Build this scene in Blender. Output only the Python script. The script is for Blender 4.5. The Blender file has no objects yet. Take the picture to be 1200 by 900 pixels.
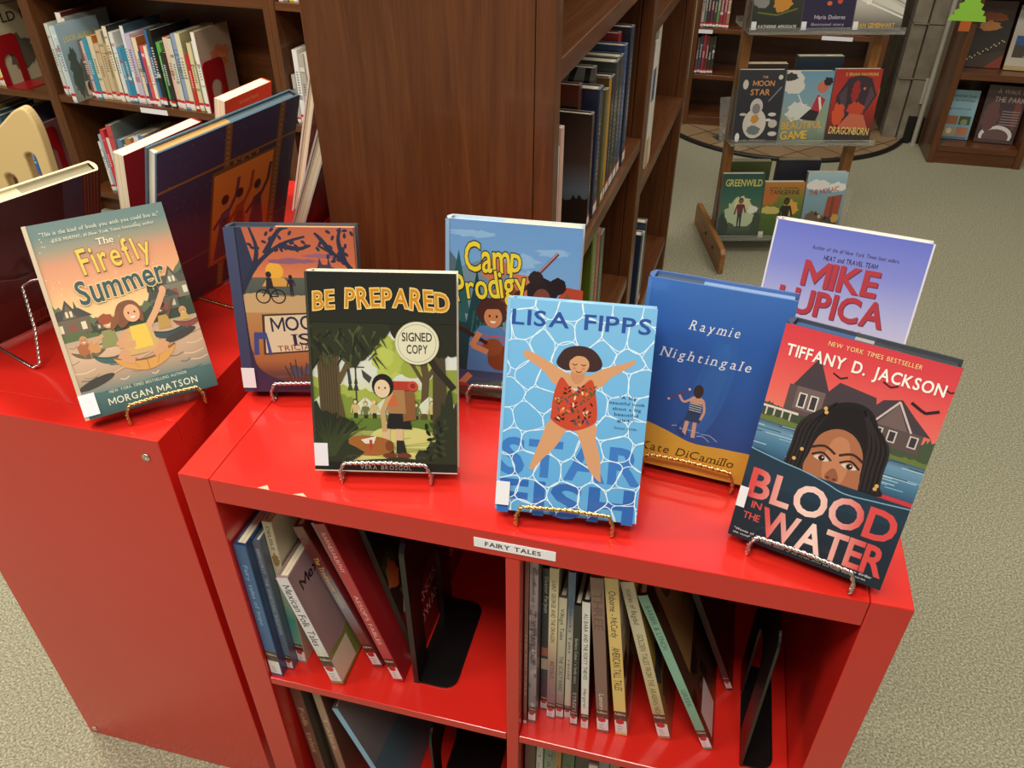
import bpy, math, random
from math import sin, cos, pi, radians
from mathutils import Matrix, Vector
C = bpy.context.scene.collection
sc = bpy.context.scene
rnd = random.Random(7)

# ---------------------------------------------------------------- camera, world, lights, exposure
cd = bpy.data.cameras.new('camera'); cam = bpy.data.objects.new('camera', cd); C.objects.link(cam)
cd.sensor_fit = 'HORIZONTAL'; cd.sensor_width = 36.0; cd.lens = 930.6 * 36 / 1200
cd.clip_start = 0.02
_yaw, _pit = -0.245576, -0.630776
_f = Vector((sin(_yaw) * cos(_pit), cos(_yaw) * cos(_pit), sin(_pit))); _r = Vector((cos(_yaw), -sin(_yaw), 0)); _u = _r.cross(_f)
cam.matrix_world = Matrix(((_r.x, _u.x, -_f.x, 0.51938), (_r.y, _u.y, -_f.y, -0.54350), (_r.z, _u.z, -_f.z, 1.36583), (0, 0, 0, 1)))
sc.camera = cam
sc.view_settings.view_transform = 'Standard'; sc.view_settings.look = 'None'
sc.view_settings.gamma = 1.0; sc.view_settings.use_curve_mapping = False
sc.view_settings.exposure = 0.0
wd = bpy.data.worlds.new('world'); sc.world = wd; wd.use_nodes = True
wd.node_tree.nodes['Background'].inputs[0].default_value = (1.0, 0.93, 0.82, 1)
wd.node_tree.nodes['Background'].inputs[1].default_value = 0.20
def area(name, loc, sx, sy, power, col=(1, 0.93, 0.82), rot=(0, 0, 0)):
    l = bpy.data.lights.new(name, 'AREA'); l.shape = 'RECTANGLE'; l.size = sx; l.size_y = sy; l.energy = power; l.color = col
    o = bpy.data.objects.new(name, l); C.objects.link(o); o.location = loc; o.rotation_euler = rot; return o
area('ceiling_lamp', (0.35, -0.95, 2.9), 1.2, 0.6, 53)
area('ceiling_lamp', (-1.7, -0.8, 2.9), 1.2, 0.6, 48)
area('ceiling_lamp', (0.3, 0.9, 2.9), 1.2, 0.6, 16)
area('ceiling_lamp', (-1.3, 0.6, 2.9), 0.7, 0.5, 54)
area('ceiling_lamp', (1.9, 0.9, 2.9), 1.2, 0.6, 30)
area('ceiling_lamp', (1.0, 2.7, 2.9), 1.2, 0.6, 22)

# ---------------------------------------------------------------- materials
def lin(h):
    if not isinstance(h, str): return tuple(h)[:3]
    o = []
    for i in (0, 2, 4):
        c = int(h[i:i + 2], 16) / 255.0
        o.append(c / 12.92 if c <= 0.04045 else ((c + 0.055) / 1.055) ** 2.4)
    return tuple(o)
def mix(a, b, t):
    a, b = lin(a), lin(b); return tuple(a[i] + (b[i] - a[i]) * t for i in range(3))
def mat(name, col='808080', rough=0.5, metal=0.0, coat=0.0, **kw):
    m = bpy.data.materials.new(name); m.use_nodes = True
    b = m.node_tree.nodes['Principled BSDF']
    b.inputs['Base Color'].default_value = lin(col) + (1,)
    b.inputs['Roughness'].default_value = rough; b.inputs['Metallic'].default_value = metal
    b.inputs['Coat Weight'].default_value = coat; b.inputs['Coat Roughness'].default_value = 0.08
    for k, v in kw.items(): b.inputs[k].default_value = v
    return m
def nd(m, t): return m.node_tree.nodes.new(t)
def lk(m, a, b): m.node_tree.links.new(a, b)
def coords(m, scale):
    tc = nd(m, 'ShaderNodeTexCoord'); mp = nd(m, 'ShaderNodeMapping'); mp.inputs['Scale'].default_value = scale
    lk(m, tc.outputs['Object'], mp.inputs['Vector']); return mp.outputs['Vector']
def ramp(m, fac, stops):
    r = nd(m, 'ShaderNodeValToRGB'); e = r.color_ramp.elements
    while len(e) < len(stops): e.new(0.5)
    for i, (p, c) in enumerate(stops): e[i].position = p; e[i].color = lin(c) + (1,)
    lk(m, fac, r.inputs[0]); return r.outputs[0]
def noise(m, vec, scale, detail=4, rough=0.55, dist=0.0):
    n = nd(m, 'ShaderNodeTexNoise'); n.inputs['Scale'].default_value = scale; n.inputs['Detail'].default_value = detail
    n.inputs['Roughness'].default_value = rough; n.inputs['Distortion'].default_value = dist
    lk(m, vec, n.inputs['Vector']); return n.outputs[0]
def bump(m, h, strength, dist=0.002):
    b = nd(m, 'ShaderNodeBump'); b.inputs['Strength'].default_value = strength; b.inputs['Distance'].default_value = dist
    lk(m, h, b.inputs['Height']); lk(m, b.outputs[0], m.node_tree.nodes['Principled BSDF'].inputs['Normal'])
def base(m, out): lk(m, out, m.node_tree.nodes['Principled BSDF'].inputs['Base Color'])
def printed(name, rough, coat):
    m = mat(name, rough=rough, coat=coat)
    a = nd(m, 'ShaderNodeVertexColor'); a.layer_name = 'Col'; base(m, a.outputs[0]); return m
PRINT = printed('printed_jacket', 0.38, 0.35); MATTE = printed('printed_paper', 0.6, 0.0)
PAGES = mat('page_edges', 'e9dcb8', 0.8)
_n = noise(PAGES, coords(PAGES, (1, 900, 1)), 1.0, 2); base(PAGES, ramp(PAGES, _n, [(0.3, 'c9b98f'), (0.62, 'f3e9cc')]))
WHITEP = mat('label_paper', 'e8e8ee', 0.5)
RED = mat('red_lacquer', 'cc261d', 0.19, coat=0.3)
_n = noise(RED, coords(RED, (1, 1, 1)), 260, 2); bump(RED, _n, 0.03, 0.0006)
def wood(name, grain, c, rough=0.34):
    m = mat(name, rough=rough, coat=0.15)
    s = [16, 16, 16]; s[grain] = 1.1
    n1 = noise(m, coords(m, tuple(s)), 2.2, 6, 0.62, 1.6)
    s2 = [230, 230, 230]; s2[grain] = 6
    n2 = noise(m, coords(m, tuple(s2)), 1.0, 3)
    mx = nd(m, 'ShaderNodeMath'); mx.operation = 'MULTIPLY_ADD'; mx.inputs[1].default_value = 0.3; lk(m, n2, mx.inputs[0]); lk(m, n1, mx.inputs[2])
    base(m, ramp(m, mx.outputs[0], [(0.3, c[0]), (0.62, c[1]), (0.95, c[2])])); bump(m, n2, 0.05, 0.0008); return m
MAH = ('432613', '5d3519', '714524')
WZ = wood('mahogany_upright', 2, MAH); WX = wood('mahogany_shelf', 0, MAH)
OAK = wood('oak_stain', 2, ('6f4218', '8d5a26', 'a87238'), 0.4)
OAKX = wood('oak_foot', 1, ('6f4218', '93602c', 'ad7a40'), 0.45)
CARPET = mat('carpet_pile', rough=0.95)
_v = coords(CARPET, (1, 1, 1)); _a = noise(CARPET, _v, 420, 3, 0.7); _b = noise(CARPET, _v, 1.3, 2)
_m = nd(CARPET, 'ShaderNodeMix'); _m.data_type = 'RGBA'
_n3 = noise(CARPET, _v, 230, 3, 0.75)
lk(CARPET, ramp(CARPET, _n3, [(0.38, '625d49'), (0.5, '969379'), (0.62, 'c9c7ac')]), _m.inputs[6])
lk(CARPET, ramp(CARPET, _a, [(0.3, '7b765f'), (0.7, 'aeab92')]), _m.inputs[7]); _m.inputs[0].default_value = 0.3
base(CARPET, _m.outputs[2]); bump(CARPET, _n3, 0.7, 0.004)
SILVER = mat('silver_wire', 'd8d4ce', 0.25, 1.0); BRASS = mat('brass_wire', 'd9b876', 0.25, 1.0)
BLACKM = mat('black_enamel', '0c0b0b', 0.35); REDM = mat('red_enamel', '8d1016', 0.4)
CREAM = mat('cream_paint', 'd2b880', 0.4)
ACRYL = mat('clear_acrylic', 'f4f6f2', 0.05, **{'Transmission Weight': 0.9, 'IOR': 1.3, 'Alpha': 1.0})
STONE = mat('grey_stone', rough=0.85); _n = noise(STONE, coords(STONE, (1, 1, 1)), 9, 6); base(STONE, ramp(STONE, _n, [(0.3, '6b6252'), (0.7, '8d8472')])); bump(STONE, _n, 0.3, 0.01)
PALES = mat('pale_stone', rough=0.85); _n = noise(PALES, coords(PALES, (1, 1, 1)), 12, 5); base(PALES, ramp(PALES, _n, [(0.3, 'a39c8c'), (0.7, 'c4bdad')]))
TILE = mat('hearth_tile', rough=0.5)
_tc = nd(TILE, 'ShaderNodeTexCoord'); _mp = nd(TILE, 'ShaderNodeMapping'); _mp.inputs['Rotation'].default_value = (0, 0, 0.75); lk(TILE, _tc.outputs['Object'], _mp.inputs[0])
_bk = nd(TILE, 'ShaderNodeTexBrick'); _bk.offset = 0.0; _bk.inputs['Scale'].default_value = 1.0; _bk.inputs['Brick Width'].default_value = 0.15; _bk.inputs['Row Height'].default_value = 0.15; _bk.inputs['Mortar Size'].default_value = 0.004
_bk.inputs['Color1'].default_value = lin('8d7352') + (1,); _bk.inputs['Color2'].default_value = lin('9c8262') + (1,); _bk.inputs['Mortar'].default_value = lin('4f3c28') + (1,)
lk(TILE, _mp.outputs[0], _bk.inputs['Vector']); base(TILE, _bk.outputs[0])
PIPE = mat('pale_pipe', 'b9b4a6', 0.4, 0.3); PLASTER = mat('plaster_wall', 'b8ad98', 0.8)
GREENP = mat('green_paper', '8fc83f', 0.7); ORANGEP = mat('orange_paper', 'b85a26', 0.7)
PALES2 = mat('pale_mark', 'd2a888', 0.6)
BLKTRIM = mat('black_trim', '15120f', 0.5)

# ---------------------------------------------------------------- mesh builder
class MB:
    def __init__(s): s.v = []; s.f = []; s.c = []; s.m = []; s.sm = []
    def add(s, vs, fs, col=None, m=0, sm=False):
        o = len(s.v); s.v += [tuple(v) for v in vs]
        for f in fs:
            s.f.append([i + o for i in f]); s.m.append(m); s.sm.append(sm)
            s.c.append([col[i] for i in f] if isinstance(col, list) else col)
    def box(s, x0, x1, y0, y1, z0, z1, col=None, m=0, M=None):
        vs = [Vector((x, y, z)) for x in (x0, x1) for y in (y0, y1) for z in (z0, z1)]
        if M: vs = [M @ v for v in vs]
        s.add(vs, [(0, 1, 3, 2), (4, 6, 7, 5), (0, 4, 5, 1), (2, 3, 7, 6), (0, 2, 6, 4), (1, 5, 7, 3)], col, m)
    def prism(s, poly, h0, h1, axis=2, col=None, m=0, sm=False):   # polygon (counter-clockwise) swept along an axis
        n = len(poly)
        def P(a, b, h): return ((a, b, h), (a, h, b), (h, a, b))[{2: 0, 1: 1, 0: 2}[axis]]
        vs = [P(a, b, h0) for a, b in poly] + [P(a, b, h1) for a, b in poly]
        fl = axis == 1
        fs = [tuple(range(n))[::-1], tuple(range(n, 2 * n))]
        if fl: fs = [f[::-1] for f in fs]
        s.add(vs, fs, col, m)
        sd = [(i, (i + 1) % n, n + (i + 1) % n, n + i) for i in range(n)]
        if fl: sd = [f[::-1] for f in sd]
        o = len(s.v) - 2 * n
        for f in sd: s.f.append([i + o for i in f]); s.m.append(m); s.sm.append(sm); s.c.append(col)
    def tube(s, path, r, n=6, closed=False, col=None, m=0):
        P = [Vector(p) for p in path]; N = len(P); vs = []
        t0 = (P[1] - P[0]).normalized(); a = t0.orthogonal().normalized()
        for i in range(N):
            pa = P[i - 1] if (i or closed) else P[0]; pb = P[(i + 1) % N] if (i < N - 1 or closed) else P[-1]
            t = (pb - pa).normalized(); a = (a - t * a.dot(t)).normalized(); b = t.cross(a)
            rr = r[i] if isinstance(r, (list, tuple)) else r
            vs += [P[i] + (a * cos(2 * pi * k / n) + b * sin(2 * pi * k / n)) * rr for k in range(n)]
        fs = [(i * n + k, i * n + (k + 1) % n, ((i + 1) % N) * n + (k + 1) % n, ((i + 1) % N) * n + k) for i in range(N if closed else N - 1) for k in range(n)]
        s.add(vs, fs, col, m, True)
        if not closed: s.add(vs[:n], [tuple(range(n))[::-1]], col, m); s.add(vs[-n:], [tuple(range(n))], col, m)
    def lathe(s, prof, n=20, col=None, m=0, M=None):
        vs = [Vector((r * cos(2 * pi * k / n), r * sin(2 * pi * k / n), z)) for r, z in prof for k in range(n)]
        if M: vs = [M @ v for v in vs]
        L = len(prof)
        s.add(vs, [(i * n + k, i * n + (k + 1) % n, (i + 1) * n + (k + 1) % n, (i + 1) * n + k) for i in range(L - 1) for k in range(n)], col, m, True)
        s.add(vs[:n], [tuple(range(n))[::-1]], col, m); s.add(vs[-n:], [tuple(range(n))], col, m)
    def build(s, name, mats, parent=None, bevel=0.0, M=None):
        me = bpy.data.meshes.new(name); me.from_pydata(s.v, [], s.f)
        for m in (mats if isinstance(mats, (list, tuple)) else [mats]): me.materials.append(m)
        for p, mi, sm in zip(me.polygons, s.m, s.sm): p.material_index = mi; p.use_smooth = sm
        if any(c is not None for c in s.c):
            at = me.color_attributes.new('Col', 'FLOAT_COLOR', 'CORNER'); buf = []
            for f, c in zip(s.f, s.c):
                if isinstance(c, list):
                    for cc in c: buf += list(lin(cc)) + [1.0]
                else: buf += (list(lin(c if c is not None else '808080')) + [1.0]) * len(f)
            at.data.foreach_set('color', buf)
        me.update()
        o = bpy.data.objects.new(name, me); C.objects.link(o)
        if parent: o.parent = parent
        if M is not None: o.matrix_world = M
        if bevel:
            b = o.modifiers.new('bevel', 'BEVEL'); b.width = bevel; b.segments = 2; b.limit_method = 'ANGLE'
        return o
def tag(o, label, cat, group=None):
    o['label'] = label; o['category'] = cat
    if group: o['group'] = group
    return o
def thing(name, label, cat, M=None, group=None):
    o = bpy.data.objects.new(name, None); o.empty_display_size = 0.05; C.objects.link(o)
    if M is not None: o.matrix_world = M
    return tag(o, label, cat, group)
def struct(o): o['kind'] = 'structure'; return o
def part(mb, name, mats, parent, bevel=0.0, label=None):
    o = mb.build(name, mats, parent, bevel)
    if label: o['label'] = label
    return o
def TR(x, y, z, yaw=0): return Matrix.Translation((x, y, z)) @ Matrix.Rotation(yaw, 4, 'Z')
ORD = 'first second third fourth fifth sixth seventh eighth ninth tenth eleventh twelfth thirteenth fourteenth fifteenth sixteenth seventeenth eighteenth nineteenth twentieth'.split()
ORD += ['twenty-' + w for w in ORD[:9]] + ['thirtieth'] + ['thirty-' + w for w in ORD[:9]] + ['fortieth']

# ---------------------------------------------------------------- lettering and printed art
_gc = {}
def glyph(ch, bold):
    k = (ch, bold)
    if ch == 'M' and bold > 0 and k not in _gc:                      # the bold form of this letter is drawn by hand
        H, W, st = 0.682, 0.74, 0.085 + 2 * bold; y0 = 0.08; ti = 1.7 * st
        vs = [(0, 0), (st, 0), (st, H - ti), (W / 2, y0), (W - st, H - ti), (W - st, 0), (W, 0), (W, H), (W - st * 1.02, H), (W / 2, y0 + ti * 1.12), (st * 1.02, H), (0, H)]
        vs = [(x + (bold if x > W / 2 else -bold if x < W / 2 else 0), y - bold + (2 * bold if y > .3 else 0)) for x, y in vs]
        _gc[k] = (vs, [tuple(range(12))], -bold, W + bold)
    if k not in _gc:
        cu = bpy.data.curves.new('g', 'FONT'); cu.body = ch; cu.size = 1.0; cu.offset = bold; cu.resolution_u = 3
        ob = bpy.data.objects.new('g', cu); me = bpy.data.meshes.new_from_object(ob)
        vs = [(v.co.x, v.co.y) for v in me.vertices]; fs = [tuple(p.vertices) for p in me.polygons]
        bpy.data.objects.remove(ob); bpy.data.curves.remove(cu); bpy.data.meshes.remove(me)
        _gc[k] = (vs, fs, min([v[0] for v in vs] or [0]), max([v[0] for v in vs] or [0.2]))
    return _gc[k]
CAP = None
def serifs(vs, fs, cap):
    out = []
    for yy, y0, y1 in ((0.03, 0.0, 0.05), (cap - 0.03, cap - 0.05, cap)):
        iv = []
        for f in fs:
            xs = []
            for i in range(len(f)):
                a, b = vs[f[i]], vs[f[(i + 1) % len(f)]]
                if (a[1] - yy) * (b[1] - yy) < 0: xs.append(a[0] + (b[0] - a[0]) * (yy - a[1]) / (b[1] - a[1]))
            if len(xs) >= 2: iv.append([min(xs), max(xs)])
        iv.sort(); mg = []
        for a, b in iv:
            if mg and a <= mg[-1][1] + 0.01: mg[-1][1] = max(b, mg[-1][1])
            else: mg.append([a, b])
        for a, b in mg:
            if 0.03 < b - a < 0.17: out.append([(a - 0.07, y0), (b + 0.07, y0), (b + 0.07, y1), (a - 0.07, y1)])
    return out
def clip(pts, x0, y0, x1, y1):
    for ax, lim, sg in ((0, x0, 1), (0, x1, -1), (1, y0, 1), (1, y1, -1)):
        out = []; n = len(pts)
        for i in range(n):
            a, b = pts[i], pts[(i + 1) % n]; ia, ib = (a[ax] - lim) * sg >= 0, (b[ax] - lim) * sg >= 0
            if ia: out.append(a)
            if ia != ib:
                t = (lim - a[ax]) / (b[ax] - a[ax]); out.append((a[0] + (b[0] - a[0]) * t, a[1] + (b[1] - a[1]) * t))
        pts = out
        if not pts: break
    return pts
def spline(pts, k=5, closed=True):
    n = len(pts); out = []
    for i in range(n if closed else n - 1):
        p = [pts[(i + j) % n] if closed else pts[min(max(i + j, 0), n - 1)] for j in (-1, 0, 1, 2)]
        for q in range(k):
            t = q / k
            out.append(tuple(0.5 * (2 * p[1][d] + (p[2][d] - p[0][d]) * t + (2 * p[0][d] - 5 * p[1][d] + 4 * p[2][d] - p[3][d]) * t * t + (3 * p[1][d] - p[0][d] - 3 * p[2][d] + p[3][d]) * t ** 3) for d in (0, 1)))
    if not closed: out.append(pts[-1])
    return out
class Art:
    """flat printed shapes: x runs 0..1 across the board, y runs 0..a up it"""
    def __init__(s, mb, fn, a): s.mb = mb; s.fn = fn; s.a = a; s.k = 0; s.n = 0
    def lay(s, keep=False):
        if not keep: s.k += 1
        return s.k
    def raw(s, vs, fs, col, k):
        s.n += 1; k += (s.n % 40) * .02                              # overlapping shapes of a layer never share a plane
        s.mb.add([s.fn(x, y, k) for x, y in vs], fs, col)
    def poly(s, pts, col, keep=False):
        k = s.lay(keep); pts = clip(pts, 0, 0, 1, s.a)
        if len(pts) > 2:
            ar = sum(pts[i][0] * pts[(i + 1) % len(pts)][1] - pts[(i + 1) % len(pts)][0] * pts[i][1] for i in range(len(pts)))
            if ar < 0: pts = pts[::-1]
            s.raw(pts, [tuple(range(len(pts)))], col, k)
    def rect(s, x0, y0, x1, y1, col, keep=False): s.poly([(x0, y0), (x1, y0), (x1, y1), (x0, y1)], col, keep)
    def grad(s, x0, y0, x1, y1, stops, horiz=False):
        k = s.lay()
        for (t0, c0), (t1, c1) in zip(stops[:-1], stops[1:]):
            if horiz:
                a, b = x0 + (x1 - x0) * t0, x0 + (x1 - x0) * t1; s.raw([(a, y0), (b, y0), (b, y1), (a, y1)], [(0, 1, 2, 3)], [c0, c1, c1, c0], k)
            else:
                a, b = y0 + (y1 - y0) * t0, y0 + (y1 - y0) * t1; s.raw([(x0, a), (x1, a), (x1, b), (x0, b)], [(0, 1, 2, 3)], [c0, c0, c1, c1], k)
    def ell(s, cx, cy, rx, ry, col, rot=0, keep=False, n=20):
        s.poly([(cx + rx * cos(t) * cos(rot) - ry * sin(t) * sin(rot), cy + rx * cos(t) * sin(rot) + ry * sin(t) * cos(rot)) for t in [2 * pi * i / n for i in range(n)]], col, keep)
    def line(s, pts, w, col, keep=False, taper=None):
        k = s.lay(keep); n = len(pts)
        for i in range(n - 1):
            (xa, ya), (xb, yb) = pts[i], pts[i + 1]; L = math.hypot(xb - xa, yb - ya) or 1e-9
            nx, ny = -(yb - ya) / L, (xb - xa) / L
            wa = w * (1 + ((taper or 1) - 1) * i / (n - 1)) / 2; wb = w * (1 + ((taper or 1) - 1) * (i + 1) / (n - 1)) / 2
            ex, ey = (xb - xa) / L * wb * 0.3, (yb - ya) / L * wb * 0.3
            q = clip([(xa - nx * wa, ya - ny * wa), (xb + ex - nx * wb, yb + ey - ny * wb), (xb + ex + nx * wb, yb + ey + ny * wb), (xa + nx * wa, ya + ny * wa)], 0, 0, 1, s.a)
            if len(q) > 2: s.raw(q, [tuple(range(len(q)))], col, k)
    def blob(s, cx, cy, rx, ry, col, jag=0.12, n=28, seed=0, keep=False):
        r = random.Random(seed)
        s.poly([(cx + rx * cos(2 * pi * i / n) * (1 + r.uniform(-jag, jag)), cy + ry * sin(2 * pi * i / n) * (1 + r.uniform(-jag, jag))) for i in range(n)], col, keep)
    def ridge(s, x0, x1, ybase, tops, col, jag=0.0, n=40, seed=1):
        r = random.Random(seed); up = []
        for i in range(n + 1):
            t = i / n * (len(tops) - 1); j = min(int(t), len(tops) - 2); y = tops[j] + (tops[j + 1] - tops[j]) * (t - j)
            up.append((x0 + (x1 - x0) * i / n, y + (r.uniform(-1, 1) * jag if i % 2 else -jag * 0.6)))
        s.poly([(x1, ybase)] + up[::-1] + [(x0, ybase)], col)
    def text(s, st, x0, x1, y, h, col, y1=None, bold=0.0, sp=0.09, jit=0.0, slant=0.0, serif=False, outline=None, seed=3, arc=0.0, top=None, keep=False, hj=0.0):
        """letters fitted between x0 and x1, cap height h, baseline from y (at x0) to y1 (at x1)"""
        global CAP
        bold *= 0.55
        if CAP is None:
            g = glyph('H', 0.0); CAP = max(v[1] for v in g[0])
        if outline: s.text(st, x0, x1, y, h, outline[0], y1, bold / 0.55 + outline[1], sp, jit, slant, serif, None, seed, arc, None, keep, hj)
        r = random.Random(seed); pen = 0.0; lay = []
        for ch in st:
            if ch == ' ': pen += 0.30 + sp; continue
            a, b = glyph(ch, 0.0)[2:]; lay.append((ch, pen - a, a, b)); pen += (b - a) + sp
        W = pen - sp; k = s.lay(keep); y1 = y if y1 is None else y1; ang = math.atan2(y1 - y, x1 - x0); sx = (x1 - x0) / W; sy = h / CAP
        for ch, off, a, b in lay:
            vs, fs, _, _ = glyph(ch, bold); ca, cy = off + (a + b) / 2, CAP / 2
            ro = r.uniform(-jit, jit); scl = 1 + r.uniform(-1, 1) * hj; polys = [(vs, fs)]
            if serif: polys += [(q, [(0, 1, 2, 3)]) for q in serifs(vs, fs, CAP)]
            for pv, pf in polys:
                out = []; cols = []
                for px, py in pv:
                    X = (px + off - ca) * sx; Y = (py - cy) * sy * scl
                    X, Y = X * cos(ro) - Y * sin(ro), X * sin(ro) + Y * cos(ro)
                    X += ca * sx + slant * (py - cy) * sy; Y += cy * sy
                    u = X / (x1 - x0) * 2 - 1; Y += arc * (1 - u * u)
                    out.append((x0 + X * cos(ang) - Y * sin(ang), y + X * sin(ang) + Y * cos(ang)))
                    if top: cols.append(top((px * 1.0 + off) / W))
                s.raw(out, pf, cols if top else col, k)

# ---------------------------------------------------------------- books
def u_section(w, t, board, inset, spine='round', sd=-1):
    """outline of a cover seen from above: y=0 front, y=t back, spine on side sd"""
    x1 = w / 2; xs = -w / 2; o = []
    if spine == 'round':
        arc = [(xs + 0.003 - 0.004 * sin(pi * i / 8) , t * i / 8) for i in range(9)]
        o = [(x1, 0)] + [] ; outer = [(x1, 0)] + arc + [(x1, t)]
    else:
        outer = [(x1, 0), (xs + 0.0015, 0), (xs, 0.0015), (xs, t - 0.0015), (xs + 0.0015, t), (x1, t)]
    inner = [(x1, t - board), (xs + board + 0.002, t - board), (xs + board + 0.002, board), (x1, board)]
    p = outer + inner
    p = [(-sd * q[0], q[1]) for q in p]
    ar = sum(p[i][0] * p[(i + 1) % len(p)][1] - p[(i + 1) % len(p)][0] * p[i][1] for i in range(len(p)))
    return p if ar > 0 else p[::-1]
def book(label, M, w, h, t, front, spine, back=None, art=None, sart=None, pages='e9dcb8', group=None, name='book', sticker=True, sd=-1, paper=False, board=0.0028, cat='book', edgecol=None, sticker_at=None, dust=False):
    back = back or front
    r = thing(name, label, cat, M, group)
    mb = MB()
    sec = u_section(w, t, 0.0006 if paper else board, 0, 'flat' if (paper or sart) else 'round', sd)
    n = len(sec)
    vs = [(x, y, 0) for x, y in sec] + [(x, y, h) for x, y in sec]
    mb.add(vs, [tuple(range(n))[::-1], tuple(range(n, 2 * n))], edgecol or front)
    for i in range(n):
        j = (i + 1) % n; (xa, ya), (xb, yb) = sec[i], sec[j]
        if abs(ya) < 1e-6 and abs(yb) < 1e-6: c = front
        elif abs(ya - t) < 1e-6 and abs(yb - t) < 1e-6: c = back
        elif (xa + xb) / 2 * sd > w / 2 - 0.008: c = spine
        else: c = edgecol or 'd8d2c4'
        mb.add([(xa, ya, 0), (xb, yb, 0), (xb, yb, h), (xa, ya, h)], [(0, 1, 2, 3)], c)
    a = h / w
    if art: art(Art(mb, lambda x, y, k: ((x - 0.5) * w, -0.0002 - k * 1.2e-5, y * w), a))
    if sart:
        if sd < 0: sart(Art(mb, lambda x, y, k: (-w / 2 - 0.0002 - k * 1.2e-5, t - x * t, y * t), h / t))
        else: sart(Art(mb, lambda x, y, k: (w / 2 + 0.0002 + k * 1.2e-5, x * t, y * t), h / t))
    part(mb, 'cover', MATTE if paper else PRINT, r)
    pb = MB(); e = 0.0 if paper else 0.003; bd = 0.0007 if paper else board + 0.0002
    xa, xb = (-w / 2 + bd + 0.003, w / 2 - e - 0.0003) if sd < 0 else (-w / 2 + e + 0.0003, w / 2 - bd - 0.003)
    if isinstance(pages, str): pb.box(xa, xb, bd, t - bd, e + 0.0002, h - e - 0.0002, pages)
    else:
        f0 = 0.0
        for f1, c in pages: pb.box(xa + (xb - xa) * f0, xa + (xb - xa) * f1, bd, t - bd, e + 0.0002, h - e - 0.0002, c); f0 = f1
    part(pb, 'pages', PAGES if pages == 'e9dcb8' else MATTE, r)
    if sticker:
        sb = MB()
        if sticker_at: x0, x1, z0, z1 = sticker_at
        else: x0, x1, z0, z1 = -w / 2 + 0.0, -w / 2 + 0.016, 0.004, 0.028
        sb.box(x0, x1, -0.0030, -0.0026, z0, z1)
        o = part(sb, 'call_number_sticker', WHITEP, r, label='small white call number sticker')
    return r
def place(cx, cy, z0, yaw, tilt):
    return Matrix.Translation((cx, cy, z0)) @ Matrix.Rotation(yaw, 4, 'Z') @ Matrix.Rotation(-tilt, 4, 'X')
def easel(label, cx, cy, yaw, w, back, metal, z, group='wire book easels', lip=0.014, front=0.010, rise=0.12, top=0.05, away=1):
    """twisted wire stand: a lip in front of the book, two rails under it, two legs rising behind it"""
    r = thing('wire_easel', label, 'easel', TR(cx, cy, z, yaw if away > 0 else yaw + pi), group)
    hw = w / 2; rr = 0.0013
    def pth(sg): return [(sg * 0.012, top, rise), (sg * (hw * 0.55), (top + back) / 2 + 0.008, rise * 0.5), (sg * (hw - 0.006), back + 0.004, 0.008), (sg * hw, back - 0.004, 0.0025), (sg * hw, back * 0.4, 0.0025), (sg * hw, -front + 0.002, 0.0025)]
    def twist(path, n):
        ps = [Vector(p) for p in path]; L = [0]
        for a, b in zip(ps[:-1], ps[1:]): L.append(L[-1] + (b - a).length)
        def at(d):
            for i in range(len(ps) - 1):
                if d <= L[i + 1] + 1e-9:
                    return ps[i].lerp(ps[i + 1], (d - L[i]) / max(L[i + 1] - L[i], 1e-9))
            return ps[-1]
        N = max(8, int(L[-1] / 0.0022)); out = [[], []]
        for i in range(N + 1):
            d = L[-1] * i / N; p = at(d); q = at(min(d + 0.004, L[-1])); p0 = at(max(d - 0.004, 0)); t = (q - p0).normalized(); s = t.cross(Vector((0.31, 0.2, 0.93))).normalized(); b = t.cross(s)
            ph = d / 0.0125 * 2 * pi
            for k in (0, 1): out[k].append(p + (s * cos(ph + k * pi) + b * sin(ph + k * pi)) * rr * 0.85)
        return out
    lipb = MB(); f = -front
    lp = [(-hw, f + 0.002, 0.0025), (-hw, f - 0.003, 0.002), (-hw, f - 0.004, lip * 0.6), (-hw + 0.005, f - 0.002, lip), (0, f - 0.001, lip + 0.001), (hw - 0.005, f - 0.002, lip), (hw, f - 0.004, lip * 0.6), (hw, f - 0.003, 0.002), (hw, f + 0.002, 0.0025)]
    for s_ in twist(lp, 0): lipb.tube(s_, rr, 6)
    part(lipb, 'front_lip', metal, r)
    for sg in (-1, 1):
        lb = MB()
        for s_ in twist(pth(sg), 0): lb.tube(s_, rr, 6)
        part(lb, 'leg', metal, r)
    cb = MB(); cb.tube([(-0.013, top, rise), (0, top, rise + 0.003), (0.013, top, rise)], rr * 1.6, 8); part(cb, 'top_loop', metal, r)
    return r

# ---------------------------------------------------------------- the setting
b = MB(); b.box(-4.2, 4.2, -2.2, 5.0, -0.05, 0.0); struct(b.build('floor', CARPET))
b = MB(); b.box(-4.2, 4.2, 4.62, 4.7, 0.0, 3.0); struct(b.build('wall_back', PLASTER))
b = MB(); b.box(-4.2, -4.1, -2.2, 4.62, 0.0, 3.0); struct(b.build('wall_left', PLASTER))
# tiled half-round hearth with its black edging
def arc_pts(r, n=48): return [(0.86 + r * cos(pi + pi * i / n), 3.95 + r * sin(pi + pi * i / n)) for i in range(n + 1)]
h = thing('tiled_hearth', 'half-round tan tiled hearth with black edging on the carpet', 'hearth', TR(0, 0, 0)); 
b = MB(); b.prism(arc_pts(0.622) + [(1.482, 4.55), (0.238, 4.55)], 0.0, 0.012); part(b, 'tile_surface', TILE, h)
b = MB(); b.tube([(x, y, 0.008) for x, y in arc_pts(0.632)], 0.012, 8); part(b, 'edging', BLKTRIM, h)
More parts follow.
